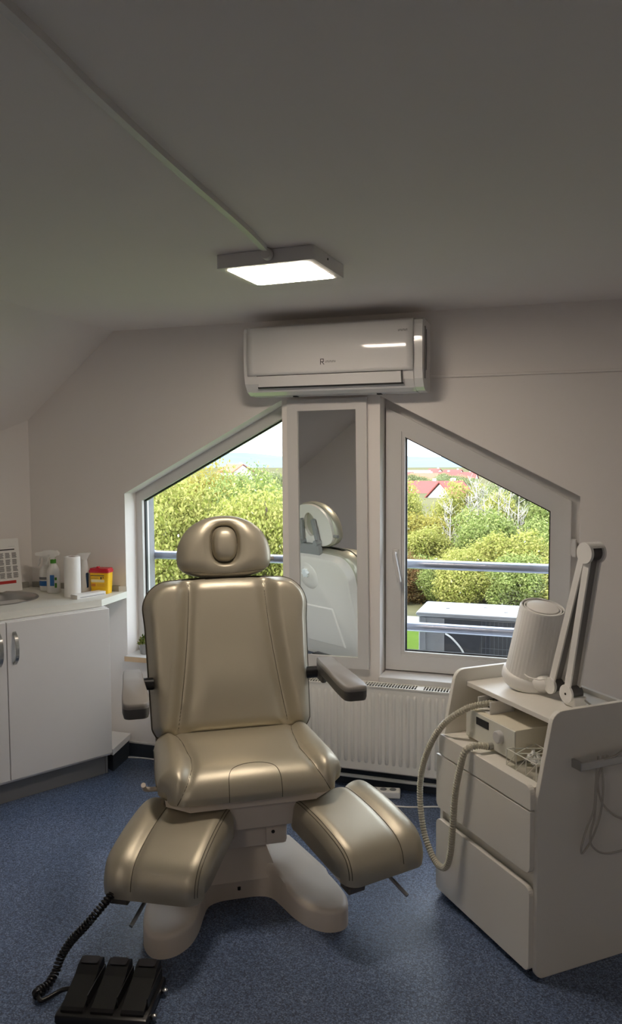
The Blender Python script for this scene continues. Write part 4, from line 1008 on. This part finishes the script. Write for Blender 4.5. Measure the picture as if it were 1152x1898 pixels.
# pale bare birches
def bare_tree(x, y, hgt, seed, label):
    t = thing('bare_tree', label, 'tree', (x, y, gz_at(y)), 0, 'pale bare birches'); r = random.Random(seed); b = MB(); br = MB()
    lean = r.uniform(-.06, .06)
    tp_ = [(lean*hgt*s*s+.05*math.sin(s*7+seed), .05*math.cos(s*5), hgt*s) for s in [i/10 for i in range(11)]]
    b.tube(tp_, .06, 6, rads=[.075*(1-.8*i/10) for i in range(11)]).build('trunk', BIRCH, t, smooth=True)
    for i in range(26):
        s = r.uniform(.35, .98); p = Vector((lean*hgt*s*s+.05*math.sin(s*7+seed), 0, hgt*s)); a = r.uniform(0, 6.28); ln = r.uniform(.5, 1.2)*(1.15-s*.6)
        e = p+Vector((math.cos(a)*ln*.7, math.sin(a)*ln*.7, ln*.75)); m_ = (p+e)/2+Vector((math.cos(a)*.1, math.sin(a)*.1, -.05))
        br.tube([p, m_, e], .02, 5, rads=[.026, .018, .007])
        for q in range(2):
            e2 = m_+Vector((r.uniform(-.4, .4), r.uniform(-.4, .4), r.uniform(.2, .6))); br.tube([m_, e2], .01, 4, rads=[.014, .005])
    br.build('branches', BIRCH, t, smooth=True)
for i, (x, y, hh) in enumerate(((-6.0, 38.4, 4.0), (-5.3, 38.5, 4.6), (-4.7, 39, 5.2), (-4.25, 38.6, 4.9), (-3.7, 39.3, 5.2), (-3.2, 38.8, 4.8), (-2.6, 39.2, 4.8))):
    bare_tree(x, y, hh, i+1, 'pale bare birch, %s from left among the trees beyond the right window' % ORD[i])

# houses beyond the trees
RW = mat('house render', (186, 184, 180), .9); RT = mat('red roof tile', (130, 66, 62), .9, var=.12, vscale=2); RO = mat('orange roof tile', (150, 92, 74), .9, var=.12, vscale=2); GW = mat('dark window pane', (70, 78, 88), .3)
def house(label, x, y, z0, w_, dp, hw_, hr_, roof, rz=0, flat=False, group=None):
    t = thing('house', label, 'house', (x, y, z0), R(rz), group)
    MB().box(-w_/2, w_/2, -dp/2, dp/2, 0, hw_).build('wall', RW, t)
    if flat: MB().box(-w_/2-.2, w_/2+.2, -dp/2-.2, dp/2+.2, hw_, hw_+.35).build('roof', RW, t)
    else:
        MB().prism([(-dp/2, hw_), (dp/2, hw_), (0, hw_+hr_*.93)], -w_/2, w_/2, 'yz').build('gable', RW, t)
        for s in (-1, 1):
            MB().add([(-w_/2-.3, s*(dp/2+.4), hw_-.25), (w_/2+.3, s*(dp/2+.4), hw_-.25), (w_/2+.3, 0, hw_+hr_), (-w_/2-.3, 0, hw_+hr_), (-w_/2-.3, s*(dp/2+.4), hw_-.05), (w_/2+.3, s*(dp/2+.4), hw_-.05), (w_/2+.3, 0, hw_+hr_+.2), (-w_/2-.3, 0, hw_+hr_+.2)], [(0, 1, 2, 3), (4, 5, 6, 7), (0, 1, 5, 4), (1, 2, 6, 5), (2, 3, 7, 6), (3, 0, 4, 7)]).build('roof', roof, t)
        MB().box(w_*.2, w_*.2+.6, .3, .9, hw_+hr_*.5, hw_+hr_+.6).build('chimney', RW, t)
    for i in range(max(2, int(w_/3))):
        xx = -w_/2+w_*(i+.5)/max(2, int(w_/3)); MB().box(xx-.5, xx+.5, -dp/2-.03, -dp/2, hw_*.45, hw_*.45+1.2).build('window', GW, t)
    for yy in (-dp/4, dp/4):
        for s in (-1, 1): MB().box(*( (w_/2, w_/2+.03) if s > 0 else (-w_/2-.03, -w_/2)), yy-.5, yy+.5, hw_*.45, hw_*.45+1.2).build('window', GW, t)
house('house with wide red roof beyond the trees, left part of right window', -25.2, 136, -9.0, 8.5, 7, 4.2, 2.3, RT)
house('white gabled house with red roof, right of the wide red-roofed house', -17.6, 118, -7.6, 5.5, 5, 3.2, 2.4, RT, 62)
house('white flat-roofed building farthest left behind the red-roofed house', -57, 300, -8.0, 9.5, 8, 4.8, 0, RW, 6, True)
house('second white flat-roofed building, right of the larger flat-roofed one', -47, 300, -8.4, 9.0, 8, 3.3, 0, RW, -4, True)
house('house with orange-red roof above the trees in the left window', -83, 186, -6.0, 6.4, 6, 4.6, 1.7, RO, -30)
rh = random.Random(9)
far_q = [(-.455, 260), (-.43, 330), (-.405, 285), (-.205, 250), (-.178, 230), (-.165, 380), (-.155, 260), (-.142, 330), (-.128, 250)]
for i, (q, d) in enumerate(far_q):
    k = rh.choice([0, 1])
    house('small distant house with %s roof, %s from left on the horizon' % (('red', 'orange')[k], ORD[i]), q*d, d-3.7, -7-d*.004, rh.uniform(6, 8), 6, 3, 2.2, (RT, RO)[k], rh.uniform(-40, 40), group='small distant houses')
for i, (q, d) in enumerate(((-.46, 150), (-.435, 150), (-.41, 205), (-.385, 160), (-.19, 190), (-.165, 175), (-.148, 200), (-.13, 180))):
    tree(q*d, d-3.7, -6.5, (4.3 if q > -.3 else 5.6)+d*.004, 9, 2, i % 2, 'farthest')
label_trees()
